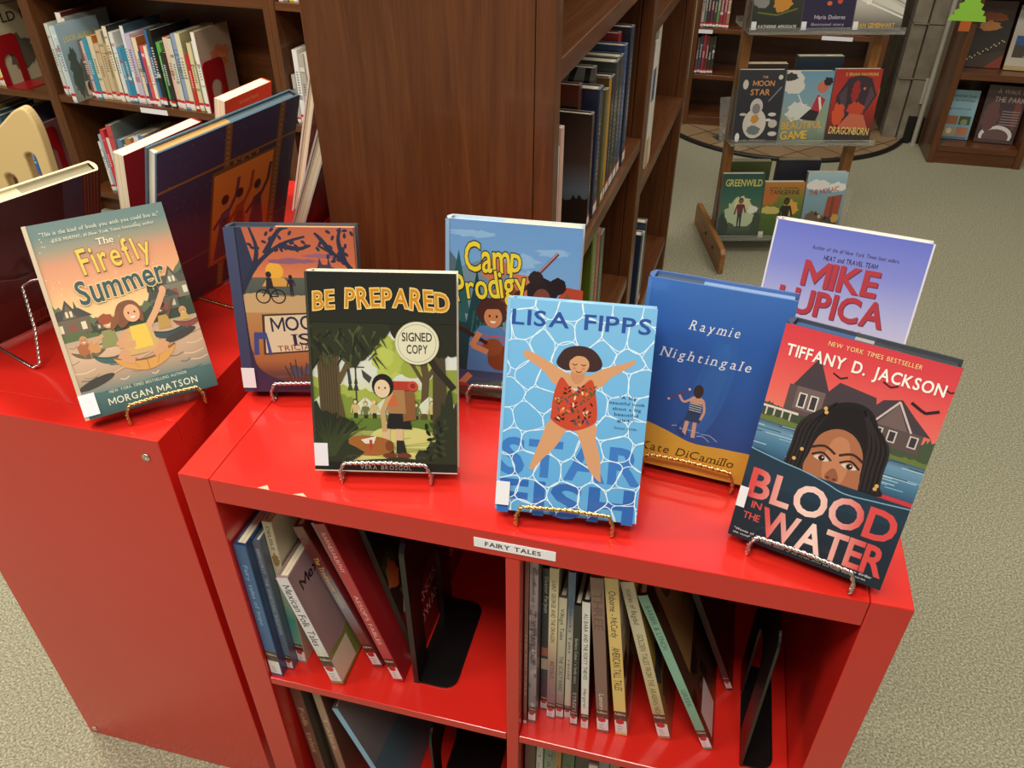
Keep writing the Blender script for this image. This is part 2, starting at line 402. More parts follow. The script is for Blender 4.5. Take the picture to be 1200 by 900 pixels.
# stone pillar
b = MB()
zz = 0.0
for i, hgt in enumerate((0.30, 0.245, 0.26, 0.25, 0.26, 0.28)):
    b.box(1.36, 1.425, 3.76, 4.3, zz, zz + hgt - 0.004); b.box(1.43, 1.52, 3.74, 4.3, zz, zz + hgt - 0.004)
    b.box(1.365, 1.515, 3.75, 4.29, zz + hgt - 0.004, zz + hgt)
    if i in (1, 3): b.box(1.485, 1.524, 3.73, 3.80, zz - 0.11, zz + 0.01, m=1)
    zz += hgt
struct(b.build('pillar', [STONE, PALES], bevel=0.004))
b = MB(); b.box(1.455, 1.53, 3.72, 3.738, 0.0, 0.13); struct(b.build('trim_1', BLKTRIM))
p = thing('standing_pipe', 'thin pale pipe standing between the stone pillar and the bookcase', 'pipe', TR(1.502, 3.70, 0))
b = MB(); b.lathe([(0.012, 0.006), (0.012, 1.5)], 14); part(b, 'tube', PIPE, p)
b = MB(); b.lathe([(0.022, 0.0), (0.022, 0.006)], 14); part(b, 'foot_flange', PIPE, p)

# ---------------------------------------------------------------- red cases
W_, T_, H_, D_ = 0.766, 0.0384, 0.766, 0.39
r = thing('red_cube_shelf', 'glossy red two-column cube shelf with books standing on top', 'shelf', TR(0, 0, 0))
def pt(name, x0, x1, y0, y1, z0, z1, par, m, bv=0.0012, label=None):
    b = MB(); b.box(x0, x1, y0, y1, z0, z1); return part(b, name, m, par, bv, label)
pt('side_panel', 0, T_, 0, D_, 0, H_, r, RED); pt('side_panel', W_ - T_, W_, 0, D_, 0, H_, r, RED)
pt('top_panel', T_ + .0006, W_ - T_ - .0006, 0, D_, H_ - .0352, H_ - .0003, r, RED)
pt('bottom_panel', T_ + .0003, W_ - T_ - .0003, 0.001, D_, 0.0, .035, r, RED)
pt('divider', .3757, .3917, 0.0006, D_ - .008, .0352, H_ - .0355, r, RED)
for x0, x1 in ((T_ + .0003, .3754), (.392, W_ - T_ - .0003)): pt('middle_shelf', x0, x1, 0.001, D_ - .008, .3798, .3942, r, RED)
pt('back_panel', T_ + .0003, W_ - T_ - .0003, D_ - .007, D_ - .001, .0353, H_ - .0356, r, RED)
for x0, x1, dd in ((.098, .112, .007), (.140, .156, .005)):
    b = MB(); b.prism([(x0, .0006), (x1, .0006), (x0 + (x1 - x0) * .6, dd)], H_ - .0003, H_ + .0001); part(b, 'pale_edge_mark', PALES2, r, label='pale mark on the red lacquer')  # thin pale triangle on the top, along its front edge
# shelf label
b = MB(); b.box(.3425, .4292, -.0009, -.0003, .7408, .7540, 'fdfcff')
Art(b, lambda x, y, k: (.3425 + x * .0867, -.0010 - k * 2e-5, .7408 + y * .0867), .0132 / .0867).text('FAIRY TALES', .14, .82, .044, .066, '100e22', bold=.03, serif=True, sp=.13)
tag(b.build('shelf_label', MATTE), 'white label reading FAIRY TALES on the red shelf edge', 'label')
# left red case, turned with its side panel to us
r2 = thing('red_cube_shelf', 'red cube shelf with plain side panel and screw heads, bookend of the row', 'shelf', TR(-.053, .042, 0))
r2['label'] = 'red shelf whose plain side panel with screw heads faces us'
pt('side_panel', -.367, 0, 0, .0384, 0, H_, r2, RED); pt('side_panel', -.367, 0, .766 - .0384, .766, 0, H_, r2, RED)
pt('top_panel', -.367, 0, .039, .727, H_ - .0352, H_ - .0003, r2, RED); pt('bottom_panel', -.367, 0, .039, .727, 0.0, .035, r2, RED)
pt('back_panel', -.006, -.0003, .0387, .7273, .0353, H_ - .0356, r2, RED)
pt('divider', -.366, -.0065, .375, .391, .0353, H_ - .0356, r2, RED)
for y0, y1 in ((.0387, .3748), (.3912, .7273)): pt('middle_shelf', -.366, -.0065, y0, y1, .3798, .3942, r2, RED)
for x, z in ((-.024, .737), (-.352, .016), (-.352, .737)):
    b = MB(); M = Matrix.Translation((x, -.0004, z)) @ Matrix.Rotation(pi / 2, 4, 'X')
    b.lathe([(.0055, 0), (.0055, .0006), (.004, .0012), (.0022, .0012), (.0020, .0004)], 16, M=M)
    part(b, 'screw', SILVER, r2)

# ---------------------------------------------------------------- mahogany bookcases
def wood_case(label, M, w, d, hgt, shelves, th=.022, st=.025, kick=.05, trim=0.0, group='mahogany bookcases', kickz=.07, trimlab=None):
    r = thing('wooden_bookcase', label, 'bookcase', M, group)
    pt('side_panel', 0, th, trim, d, 0, hgt, r, WZ); pt('side_panel', w - th, w, trim, d, 0, hgt, r, WZ)
    if trim:
        pt('edge_strip', -.001, th, 0, trim - .0008, 0, hgt, r, WZ, .002); pt('edge_strip', w - th, w, 0, trim - .0008, 0, hgt, r, WZ, .002)
    for z in shelves:
        b = MB(); b.box(th + .0004, w - th - .0004, 0.003, d - .012, z - st, z); part(b, 'shelf', WX, r, .0015)
    pt('back_panel', th + .0004, w - th - .0004, d - .011, d - .002, .03, hgt, r, WX, 0); pt('top_board', 0, w, 0, d, hgt + .0004, hgt + .025, r, WX)
    pt('kick_board', th + .0004, w - th - .0004, kick, kick + .015, 0, kickz, r, WX, 0)
    return r
aP = radians(-5.4); PM = TR(-1.7, 2.0, 0, aP)
wood_case('mahogany picture-book bookcase behind the cream chair', PM @ TR(-1.22, 0, 0), 1.0, .30, 1.25, (.10, .475, .862))
wood_case('mahogany picture-book bookcase with a white strip on its shelf edge', PM @ TR(-.2195, 0, 0), 1.026, .30, 1.25, (.10, .475, .862))
wood_case('mahogany picture-book bookcase half hidden behind the tall end panel', PM @ TR(.807, 0, 0), .62, .30, 1.25, (.10, .475, .862))
aR = radians(3.5); RM = Matrix(((sin(aR), -cos(aR), 0, .33), (cos(aR), sin(aR), 0, .43), (0, 0, 1, 0), (0, 0, 0, 1)))
wood_case('tall mahogany bookcase with a broad plain end panel behind the red shelf', RM, .80, .338, 1.45, (.10, .43, .772, 1.112), .027, .028, trim=.027)
wood_case('tall mahogany bookcase standing beyond the broad end panel unit', RM @ TR(.801, 0, 0), .80, .338, 1.45, (.17, .638, 1.0), .027, .028, trim=.027)
wood_case('low dark bookcase behind the wooden display rack on the hearth', TR(.372, 3.72, .012), .898, .28, 1.1, (.045, .251, .469, .70), .022, .022, kick=.004, kickz=.03)
CASE = wood_case('mahogany bookcase with four face-out books beside the stone pillar', TR(1.53, 3.468, 0), .40, .24, 1.2, (.085, .407, .74), .03, .028, kick=.006, kickz=.055)
# white strip labels on shelf edges
def strip(M, x0, x1, z, label):
    b = MB(); b.box(x0, x1, -.0012, -.0003, z - .016, z + .002)
    o = b.build('shelf_strip', WHITEP); o.matrix_world = M; return tag(o, label, 'label', 'white shelf edge strips')
strip(PM @ TR(0, .003, 0), .18, .30, .466, 'blank white strip on the picture-book shelf edge')
strip(TR(.372, 3.723, .012), .60, .74, .461, 'white strip on the low dark shelf seen between the rack posts')
strip(TR(.372, 3.723, .012), .0225, .09, .461, 'white strip on the low dark shelf beside the tall bookcase')

# ---------------------------------------------------------------- small shelf books
def shelf_book(M, label, group, t, h, d, sp, cov, r, top='e2d8bd', bands=True, red=True, name='book', title=None, coverart=None):
    """spine faces local -Y, front cover faces +X, stands on z=0, x from 0 to t"""
    mb = MB(); c = .0018
    sec = [(0, c), (c, 0), (t - c, 0), (t, c), (t, d), (t - .0022, d), (t - .0022, .004), (.0022, .004), (.0022, d), (0, d)]
    n = len(sec)
    vs = [(x, y, 0) for x, y in sec] + [(x, y, h) for x, y in sec]
    mb.add(vs, [tuple(range(n))[::-1], tuple(range(n, 2 * n))], cov)
    for i in range(n):
        (xa, ya), (xb, yb) = sec[i], sec[(i + 1) % n]
        mb.add([(xa, ya, 0), (xb, yb, 0), (xb, yb, h), (xa, ya, h)], [(0, 1, 2, 3)], sp if i in (0, 1, 2) else cov)
    mb.box(.0024, t - .0024, .0045, d - .003, .003, h - .003, top)
    A = Art(mb, lambda x, y, k: (x * t, -.0002 - k * 2e-5, y * t), h / t)
    if bands:
        for _ in range(r.randint(1, 3)):
            y0 = r.uniform(.3, .85) * A.a; A.rect(.1, y0, .9, y0 + r.uniform(.1, .9), mix(sp, r.choice(['202020', 'f0efe6', 'a8302a', '2f5a8a', '6a7a3a']), .6), keep=True)
        for q in range(r.randint(5, 11)):
            y0 = (.42 + q * .035) * A.a; A.rect(.3, y0, .7, y0 + .018 * A.a, mix(sp, '181818' if sum(lin(sp)) > .9 else 'f0efe6', .7), keep=True)
    A.rect(.02, .03 * A.a, .98, .12 * A.a, 'ece8e2')
    if red: A.rect(.02, .085 * A.a, .98, .125 * A.a, 'c8202a')
    if coverart: coverart(Art(mb, lambda x, y, k: (t + .0002 + k * 2e-5, x * d, y * d), h / d))
    o = mb.build(name, PRINT); o.matrix_world = M
    return tag(o, label, 'book', group)
COLN = [('white', (.8, .8, .8)), ('cream', (.75, .68, .48)), ('grey', (.25, .26, .26)), ('black', (.015, .015, .017)), ('red', (.5, .03, .04)), ('orange', (.6, .2, .05)), ('tan', (.45, .33, .18)), ('brown', (.12, .06, .03)), ('yellow', (.6, .5, .1)), ('green', (.1, .3, .08)), ('dark green', (.03, .09, .035)), ('teal', (.05, .28, .42)), ('blue', (.05, .15, .4)), ('navy', (.02, .04, .1)), ('lavender', (.5, .45, .6)), ('pink', (.65, .3, .32)), ('pale blue', (.4, .55, .65)), ('olive', (.3, .28, .12)), ('maroon', (.12, .02, .02))]
def cname(h):
    a = lin(h); return min(COLN, key=lambda k: sum((a[i] ** .5 - k[1][i] ** .5) ** 2 for i in range(3)))[0]
def row(M, x, lst, group, where, d=.2, scale=1.0, seed=1, gap=.0008, kinds='picture book', jitter=.012, lean=0.0):
    r = random.Random(seed)
    for i, e in enumerate(lst):
        t, h, sp, cov = e[0] / 100 * scale, e[1] / 100, e[2], e[3] if len(e) > 3 and e[3] else e[2]
        o = e[4] if len(e) > 4 else {}
        size = 'tall ' if h > .255 else ('short ' if h < .20 else '')
        lab = o.get('label') or '%s%s-spined %s, %s %s' % (size, cname(sp), kinds, ORD[i], where)
        MM = M @ TR(x, o.get('y', .012 + r.uniform(0, jitter)), 0)
        if lean or o.get('lean'): MM = M @ TR(x, .012 + r.uniform(0, jitter), 0) @ Matrix.Rotation(o.get('lean', lean), 4, 'Y')
        shelf_book(MM, lab, group, t, h, o.get('d', d * r.uniform(.92, 1.05)), sp, cov, r, o.get('top', 'e2d8bd'), red=o.get('red', True), coverart=o.get('art'))
        x += t + gap
    return x
def bookend(label, M, metal, w=.125, hgt=.16, deep=.11, group='metal bookends', arch=.5, thick=.0025):
    """upright plate in the local YZ plane with an arch cut out, foot plate towards +X"""
    r = thing('bookend', label, 'bookend', M, group)
    n = 12; ro = .02; aw = w * arch / 2; c = w / 2; ah = hgt * .62
    out = [(0, 0)] + [(ro - ro * cos(pi / 2 * i / 5), hgt - ro + ro * sin(pi / 2 * i / 5)) for i in range(6)] + [(w - ro + ro * sin(pi / 2 * i / 5), hgt - ro + ro * cos(pi / 2 * i / 5)) for i in range(6)] + [(w, 0)]
    inn = [(c + aw, 0)] + [(c + aw * cos(pi * i / n), ah - aw + aw * sin(pi * i / n)) for i in range(n + 1)] + [(c - aw, 0)]
    poly = (out + inn)
    b = MB(); b.prism(poly[::-1], 0, thick, axis=0); part(b, 'upright_plate', metal, r)
    fr = .018; f = [(0, .001), (deep - fr, .001)] + [(deep - fr + fr * sin(pi / 2 * i / 5), .001 + fr - fr * cos(pi / 2 * i / 5)) for i in range(6)] + [(deep - fr + fr * cos(pi / 2 * i / 5), w - .001 - fr + fr * sin(pi / 2 * i / 5)) for i in range(6)] + [(0, w - .001)]
    b = MB(); b.prism(f, 0, .0025); part(b, 'foot_plate', metal, r)
    return r
# picture books, main bay
def look(A):
    A.grad(0, 0, 1, A.a, [(0, '8a9080'), (.5, '7f9aa4'), (1, 'a4c0cc')]); A.blob(.45, .35, .35, .3, '5c6358', .25, seed=4); A.rect(.5, .12, .92, .62, 'b7a98c'); A.poly([(.45, .6), (.97, .6), (.7, .85)], '6f5a48'); A.blob(.2, .5, .12, .4, '3f4d44', .3, seed=6); A.rect(.3, .06, .5, .3, 'c9c0a6'); A.ell(.4, .2, .06, .09, '4a4038')
    A.text('LOOK-ALIKES JR', .12, .92, 1.02, .09, 'e8cf5a', bold=.02)
def dah(A): A.text('DAHLAND', .1, .9, A.a - .22, .14, 'c9a58a', bold=.03)
def cast(A):
    A.blob(.6, .98, .3, .12, 'c8704a', .4, seed=2); A.blob(.66, .8, .18, .16, 'd08a5a', .3, seed=3); A.text('ON', .62, .8, .74, .13, 'b85a34', bold=.03); A.blob(.5, .3, .08, .12, '6a5a50', .4, seed=8)
m1 = [(1.4, 25, 'cfd6d0', 'b9c0ba'), (1.2, 24, 'e4e6df'), (1.3, 24.5, 'c9cdb0', 'a7a86a'), (1.1, 25, 'd9dacb', 'b5b49a'), (2.0, 29, 'e9e4d8', '5a1f18', dict(art=dah)), (1.6, 27.5, 'e8d9d2', '8f979a'),
 (1.6, 26.5, 'b9d0da', '7f98a0', dict(y=-.055, art=look, d=.2, label='blue picture book with yellow title jutting out over the shelf edge')), (1.5, 20, '6b5f5a', '4a4f48'), (1.2, 20, 'd9b9ae'), (1.6, 21, '3f97b5'), (1.8, 22, 'd9cfae', 'c97a3a'), (1.8, 19.5, 'c9b48f'), (1.9, 24, 'cdbb98'), (1.5, 20, 'b59c74'), (1.5, 26, 'e4dcc0', '2f2f30'), (1.5, 24, 'dfe0da'), (1.4, 19, '4b93b4'), (1.6, 19, '2d85a8'), (1.2, 26.5, 'e0e4e6', '3c5566'), (2, 24, 'c3b8cf'), (1.6, 23, 'e6d9b8', 'b8693c'), (1.2, 18.5, '34507c'), (1.4, 20.5, 'd9565f'), (1.1, 20.5, 'efe6cf'), (1.3, 26, '2f6fa8', '23384a'), (1.6, 26, '1f2226'), (1.4, 22, '5fae58'), (1.6, 19, '2a2d28'), (1.8, 24, 'e6c3ae', 'd0603f'), (1.5, 24, 'cfd3c4', '2f5a34'), (1.8, 25.5, '8f9fc0'), (1.7, 26, 'dfd9b4', 'b3ad80'), (1.2, 19, 'cc2230'), (1.6, 23, 'd9cf9c', '8a8f3f'), (1.6, 23.5, 'd9e2ea', '8a7a58'), (1.3, 27, 'efe9dc', 'b09a84', dict(art=cast, y=.004))]
xe = row(PM @ TR(0, .006, .4755), -.178, m1, 'picture books on the middle shelf', 'from the left on the striped middle shelf', seed=3, scale=1.17)
bookend('red metal bookend against the pale picture book', PM @ TR(xe + .001, .012, .4755), REDM, .115, .17, .1)
m2 = [(1.0, 20, 'e9e9e4'), (1.1, 23, '9fb4c4'), (1.3, 25, 'd9343c'), (1.2, 22, 'e8dcd8', 'c43a40'), (2.0, 27, 'cc4a50', '7d8a88'), (1.4, 20, '4a5a60'), (1.8, 22, '5f86a8'), (1.4, 20, 'e6dfc8'), (2.2, 23, 'b58a54'), (1.5, 22, 'c8493a'), (2.0, 24.5, 'dde4ea', '8e9a98'), (2.3, 25, '4f86bc', '97927c'), (1.6, 22, 'cfc3a8', '6f6a58'), (2.2, 24, 'bd8f4c', 'b0a284'), (1.6, 20, '3f6f96', '5f6f74'), (1.4, 22, 'e0e4e4', '8d9794'), (1.5, 21, 'dfe6ee', '47545a'), (1.6, 23, 'd9d6c8', '55503f'), (2.0, 20, 'e8ddd6', '87715c'), (1.6, 22, '5a6a74', '3a4448'), (1.4, 21, 'e3e3dc', '2f2f2c'), (1.6, 23, '6a5040', '4a3a30')]
row(PM @ TR(0, .006, .1005), -.10, m2, 'picture books on the bottom shelf', 'from the left on the bottom picture-book shelf', seed=5, scale=1.2)
# bay behind the chair
def oldb(A): A.text('OLD B', .1, .9, A.a - .3, .16, '2a241c', bold=.03); A.blob(.55, .5, .3, .3, '5a5444', .25, seed=4)
x0 = row(PM @ TR(0, .006, .4755), -.62, [(1.3, 22, 'e2e2da'), (1.2, 21, 'c43840'), (1.4, 24, 'd8d8e2'), (1.5, 22, '9f9fc0'), (1.4, 21, 'e6e2ea'), (1.2, 23, 'c9b8d0'), (1.4, 24, 'd9d94a', '8a8a3a'), (1.6, 28, 'ece6d4', 'b3a888', dict(art=oldb))], 'picture books beside the first red bookend', 'from the left on the shelf above the cream chair', seed=8, scale=1.4)
bookend('red metal bookend on the shelf above the cream chair', PM @ TR(x0 + .001, .012, .4755), REDM, .115, .18, .1)
def purp(A): A.grad(0, 0, 1, A.a, [(0, '6a5a6a'), (1, '3a3448')]); A.blob(.5, .7, .3, .4, '7d6a7a', .3, seed=1); A.blob(.6, .4, .2, .2, 'b89a88', .3, seed=2)
x0 = row(PM @ TR(0, .006, .1005), -.66, [(2.4, 27, 'e8e6dc', '7d6f35'), (1.8, 26, 'dfe3e0', '2f4a58'), (1.6, 25, '3f5a78', '34505a'), (1.8, 22, '6fae4a', '3f5a4a'), (1.4, 23, 'e3e6ea'), (1.6, 22, 'd8b0a8'), (1.6, 27.5, 'c9c4d4', '5a4a5c', dict(art=purp)), (1.2, 20, '2f6fb4'), (1.2, 21, '3f66a0'), (1.2, 22, 'a87a7a', '8a5a58')], 'picture books on the shelf behind the chair', 'from the left on the bottom shelf behind the cream chair', seed=9, scale=1.5, lean=0.0)
bookend('red metal bookend low behind the cream chair', PM @ TR(x0 + .001, .012, .1005), REDM, .115, .2, .1)
# bay at the right, mostly behind the end panel
row(PM @ TR(0, .006, .4755), .835, [(1.2, 16, 'b9b6b0'), (1.6, 24, 'e6e6e2'), (1.8, 23, 'b3aca4'), (1.6, 23.5, 'd9c8bc'), (1.4, 26, '46508c'), (1.6, 21, 'e6dcc4')], 'picture books beside the end panel', 'from the left beside the tall end panel', seed=12, scale=1.2)
row(PM @ TR(0, .006, .8625), .835, [(1.4, 22, 'e6d9d8'), (1.3, 23, '8f8a80'), (1.4, 24, 'd9c83f'), (1.3, 22, 'e3e0da'), (1.4, 22, 'dccfa8')], 'picture books on the highest shelf in view', 'from the left on the topmost picture shelf', seed=13, scale=1.2)

# tall bookcase: spines face the aisle, covers face us
def runbook(x, z, t, h, d, sp, cov, label, top='e6dcc2', y=.012, art=None, spinered=True, seed=1):
    # local +X runs away from us, so the cover we see is the one at x=0
    M = RM @ TR(x, y, z)
    mb = MB(); c = .002
    sec = [(0, c), (c, 0), (t - c, 0), (t, c), (t, d), (t - .0025, d), (t - .0025, .005), (.0025, .005), (.0025, d), (0, d)]; n = len(sec)
    vs = [(a, q, 0) for a, q in sec] + [(a, q, h) for a, q in sec]
    mb.add(vs, [tuple(range(n))[::-1], tuple(range(n, 2 * n))], mix(cov, 'ffffff', .25))
    for i in range(n):
        (xa, ya), (xb, yb) = sec[i], sec[(i + 1) % n]
        mb.add([(xa, ya, 0), (xb, yb, 0), (xb, yb, h), (xa, ya, h)], [(0, 1, 2, 3)], sp if i in (0, 1, 2) else cov)
    A = Art(mb, lambda p, q, k: (p * t, -.0002 - k * 2e-5, q * t), h / t)
    A.rect(.03, .03 * A.a, .97, .13 * A.a, 'e8e4dc')
    if spinered: A.rect(.03, .1 * A.a, .97, .13 * A.a, 'b8202a')
    r = random.Random(seed)
    for q in range(14): A.rect(.34, (.3 + q * .035) * A.a, .34 + r.uniform(.2, .34), (.3 + q * .035 + .022) * A.a, mix(sp, 'f0efe6', .3), keep=True)
    if label.startswith('white and blue'): A.rect(0, .55 * A.a, 1, .8 * A.a, '2f5488'); A.rect(0, .0, 1, .25 * A.a, 'd8b060')
    if art: art(Art(mb, lambda p, q, k: (-.0002 - k * 2e-5, d - p * d, q * d), h / d))
    rr = thing('book', label, 'book', M, 'books in the tall bookcase')
    part(mb, 'cover', PRINT, rr)
    pb = MB(); pb.box(.0027, t - .0027, .0055, d - .003, .003, h - .0025); part(pb, 'pages', PAGES, rr)
    return rr
def misty(A):
    A.grad(0, 0, 1, A.a, [(0, '39434a'), (.35, '6a7f88'), (.6, '4a3a30'), (1, '2e231c')]); A.blob(.45, .45, .25, .3, '8a9a9c', .3, seed=4); A.ridge(0, 1, 0, [.2, .1, .12, .25, .3], '201a16', .03); A.line([(.5, A.a), (.5, .7)], .01, '6a5a4a')
def brush(A):
    A.rect(0, 0, 1, A.a, '8d8f8c')
    for i, (x, y) in enumerate(((.15, 1.0), (.45, 1.0), (.7, 1.0))): A.line(spline([(x, y + .2), (x + .16, y + .28), (x + .1, y + .05), (x + .2, y - .1), (x + .25, y + .2)], 5, False), .045, '17181a')
Z = .7725
runbook(.055, Z, .012, .222, .19, '3b3d35', '5a5c50', 'thin dark-spined book nearest the end panel of the tall case', y=.016)
runbook(.070, Z, .010, .215, .18, 'c9c9c4', 'b9b4ac', 'thin grey-white book second from the end panel of the tall case')
runbook(.090, Z, .014, .236, .20, 'd8b6a2', 'd9b3a0', 'pinkish cream book third from the end panel of the tall case', art=lambda A: (A.rect(.1, .1, .9, .5, 'a87a54'), A.rect(.1, .9, .9, 1.1, 'c98d7a')))
runbook(.285, Z, .018, .196, .20, '3a2c24', '3a2c24', 'brown misty-covered book in the tall case', art=misty)
runbook(.310, Z, .018, .232, .20, '5a2c1c', '6d3420', 'rust-brown topped book behind the misty cover', y=.04, art=lambda A: A.text('STORIES', .2, .8, A.a - .16, .05, 'c99a6a'))
runbook(.332, Z, .030, .222, .19, '1d2846', '2b3350', 'navy book with pale page tops behind the rust-brown one')
runbook(.368, Z, .020, .245, .205, '3a3b3a', '8d8f8c', 'grey book with black brush strokes on the cover', y=.03, art=brush)
runbook(.393, Z, .018, .205, .175, '6a6434', '6d6a3c', 'olive-spined book beyond the navy one')
runbook(.416, Z, .014, .218, .19, 'c08a1e', '5d4418', 'book with a strip of yellow cover beyond the brush strokes')
runbook(.434, Z, .026, .215, .175, '17171c', '1b1b20', 'black-spined book beyond the yellow strip')
runbook(.464, Z, .034, .232, .18, '2d3430', '3a403c', 'dark grey-green thick book in the tall case')
runbook(.502, Z, .032, .232, .175, '363b3c', '44484a', 'charcoal book with cream page tops in the tall case')
runbook(.538, Z, .026, .243, .172, '31507c', '2b4a80', 'bright blue-topped book in the tall case')
runbook(.568, Z, .024, .256, .19, 'a8282c', 'a3262c', 'red-topped book second last on the shelf of the tall case', y=.03)
runbook(.596, Z, .028, .262, .175, '2f3c50', '2a3442', 'slate-blue tall book last in the row of the tall case')
Z = .4305
runbook(.36, Z, .036, .292, .19, '5c7a1e', '68862a', 'bright green book low in the tall case, between the two blue books in front')
runbook(.400, Z, .028, .282, .18, 'a32a2c', '8d2426', 'dark red book low in the tall case beside the green one', spinered=False)
runbook(.434, Z, .036, .262, .18, '1f4a30', '24402e', 'dark green book low in the tall case')
Z = .6385
runbook(.945, Z, .03, .295, .16, 'e4e0d6', 'e0d8c6', 'white and blue upright book alone in the second bay', spinered=False)
runbook(.980, Z, .03, .325, .15, 'dcd8cc', 'd0ccc0', 'taller cream book behind the white and blue one', spinered=False)
Z = .1705
runbook(1.03, Z, .03, .25, .16, '1e2c44', '22304c', 'navy book on the low shelf of the second bay')
runbook(1.065, Z, .02, .24, .16, 'd8d4ca', 'c9c4b8', 'pale thin book beside the low navy one')
runbook(1.09, Z, .03, .26, .16, '27364a', '2c3a50', 'second navy book on the low shelf of the second bay')
# low dark bookcase: rows with red and white tags
BM = TR(.372, 3.723, .012)
row(BM @ TR(0, 0, .2515), .024, [(1.3, 17, '6a4a44'), (1.4, 18, '44506a'), (1.6, 18.5, '8d3038'), (1.4, 18, '6d2c2c'), (1.5, 17.5, '2f4034'), (1.4, 18, '3a3230')], 'red-tagged books on the lower dark shelf', 'on the low dark shelf nearest the tall case', seed=21, d=.14, kinds='novel')
row(BM @ TR(0, 0, .4695), .024, [(1.5, 17, 'c8b8b0'), (1.3, 18, '5a7064'), (1.4, 18, '4a3448'), (1.5, 19, '6a3a30'), (1.3, 17, '36465a'), (1.4, 19, '6f8a4a'), (1.6, 18, '8d3a44'), (1.5, 17.5, '9c3a48'), (1.5, 18, 'a07a5a')], 'red-tagged books on the upper dark shelf', 'on the upper dark shelf beside the tall case', seed=22, d=.14, kinds='novel')
row(BM @ TR(0, 0, .4695), .56, [(1.4, 18, '9c4a3a'), (1.5, 18, 'b08a6a'), (1.4, 18, '3a3a44'), (1.5, 18, '7a2c30'), (1.6, 18, 'a8564a'), (1.4, 18, '405064'), (1.5, 18, '8a3a30'), (1.5, 18, 'b8a890'), (1.4, 18, '5a2a2a'), (1.5, 18, '7d3a36'), (1.4, 18, '44403a'), (1.5, 18, '9a5a4a'), (1.5, 18, '36443a'), (1.4, 18, '8a4a3a'), (1.5, 18, '74403c')], 'books under the top tray of the rack', 'on the dark shelf seen under the rack top tray', seed=23, d=.14, kinds='novel')

# ---------------------------------------------------------------- wooden display rack with clear trays
KM = TR(.57, 2.33, 0, radians(14.5))
k = thing('display_rack', 'stained wooden display rack with three clear book trays', 'display rack', KM)
for x in (.0075, .439): pt('post', x, x + .033, -.012, .022, .03, 1.25, k, OAK, .003)
for x in (.0, .470):
    b = MB(); b.prism([(-.235, 0), (.20, 0), (.20, .075), (.185, .092), (-.22, .092), (-.235, .075)], x - .011, x + .0082, axis=0); part(b, 'foot', OAKX, k, .003)
    for y in (-.12, .0):
        b = MB(); b.lathe([(.006, 0), (.006, .003), (.003, .004)], 10, M=Matrix.Translation((x - .011, y, .05)) @ Matrix.Rotation(-pi / 2, 4, 'Y')); part(b, 'bolt', BLKTRIM, k)
TZ = (.778, .418, .062)
for z in TZ:
    b = MB(); t = .004
    b.box(.004, .50, -.082, -.014, z - t, z); b.box(.004, .50, -.086, -.082, z - t, z + .016); b.box(.004, .50, -.0165, -.0125, z, z + .17)
    b.box(.004, .50, .024, .09, z - t, z); b.box(.004, .50, .09, .094, z - t, z + .016)
    part(b, 'tray', ACRYL, k)
def quick(bg, shapes, titles):
    def f(A):
        A.grad(0, 0, 1, A.a, [(i / (len(bg) - 1), c) for i, c in enumerate(bg)])
        for i, s in enumerate(shapes):
            if s[0] == 'b': A.blob(*s[1:6], .22, seed=i + 3)
            elif s[0] == 'e': A.ell(*s[1:6])
            elif s[0] == 'p': A.poly(s[1], s[2])
            elif s[0] == 'r': A.rect(*s[1:6])
            elif s[0] == 'l': A.line(s[1], s[2], s[3])
            elif s[0] == 'f': figure(A, *s[1:])
        for t in titles: A.text(t[0], t[1], t[2], t[3], t[4], t[5], bold=.02, y1=t[6] if len(t) > 6 else None, jit=.05)
    return f
def figure(A, x, y, h, skin, top, bottom, hair):
    """a small standing figure, feet at y"""
    A.poly([(x - .06 * h, y), (x - .02 * h, y), (x, y + .4 * h), (x + .03 * h, y), (x + .08 * h, y), (x + .07 * h, y + .5 * h), (x - .07 * h, y + .5 * h)], bottom)
    A.poly([(x - .08 * h, y + .46 * h), (x + .08 * h, y + .46 * h), (x + .11 * h, y + .78 * h), (x - .11 * h, y + .78 * h)], top)
    A.line([(x - .1 * h, y + .76 * h), (x - .17 * h, y + .45 * h)], .05 * h, top); A.line([(x + .1 * h, y + .76 * h), (x + .18 * h, y + .5 * h)], .05 * h, top)
    A.ell(x, y + .89 * h, .08 * h, .1 * h, hair); A.ell(x, y + .87 * h, .06 * h, .075 * h, skin)
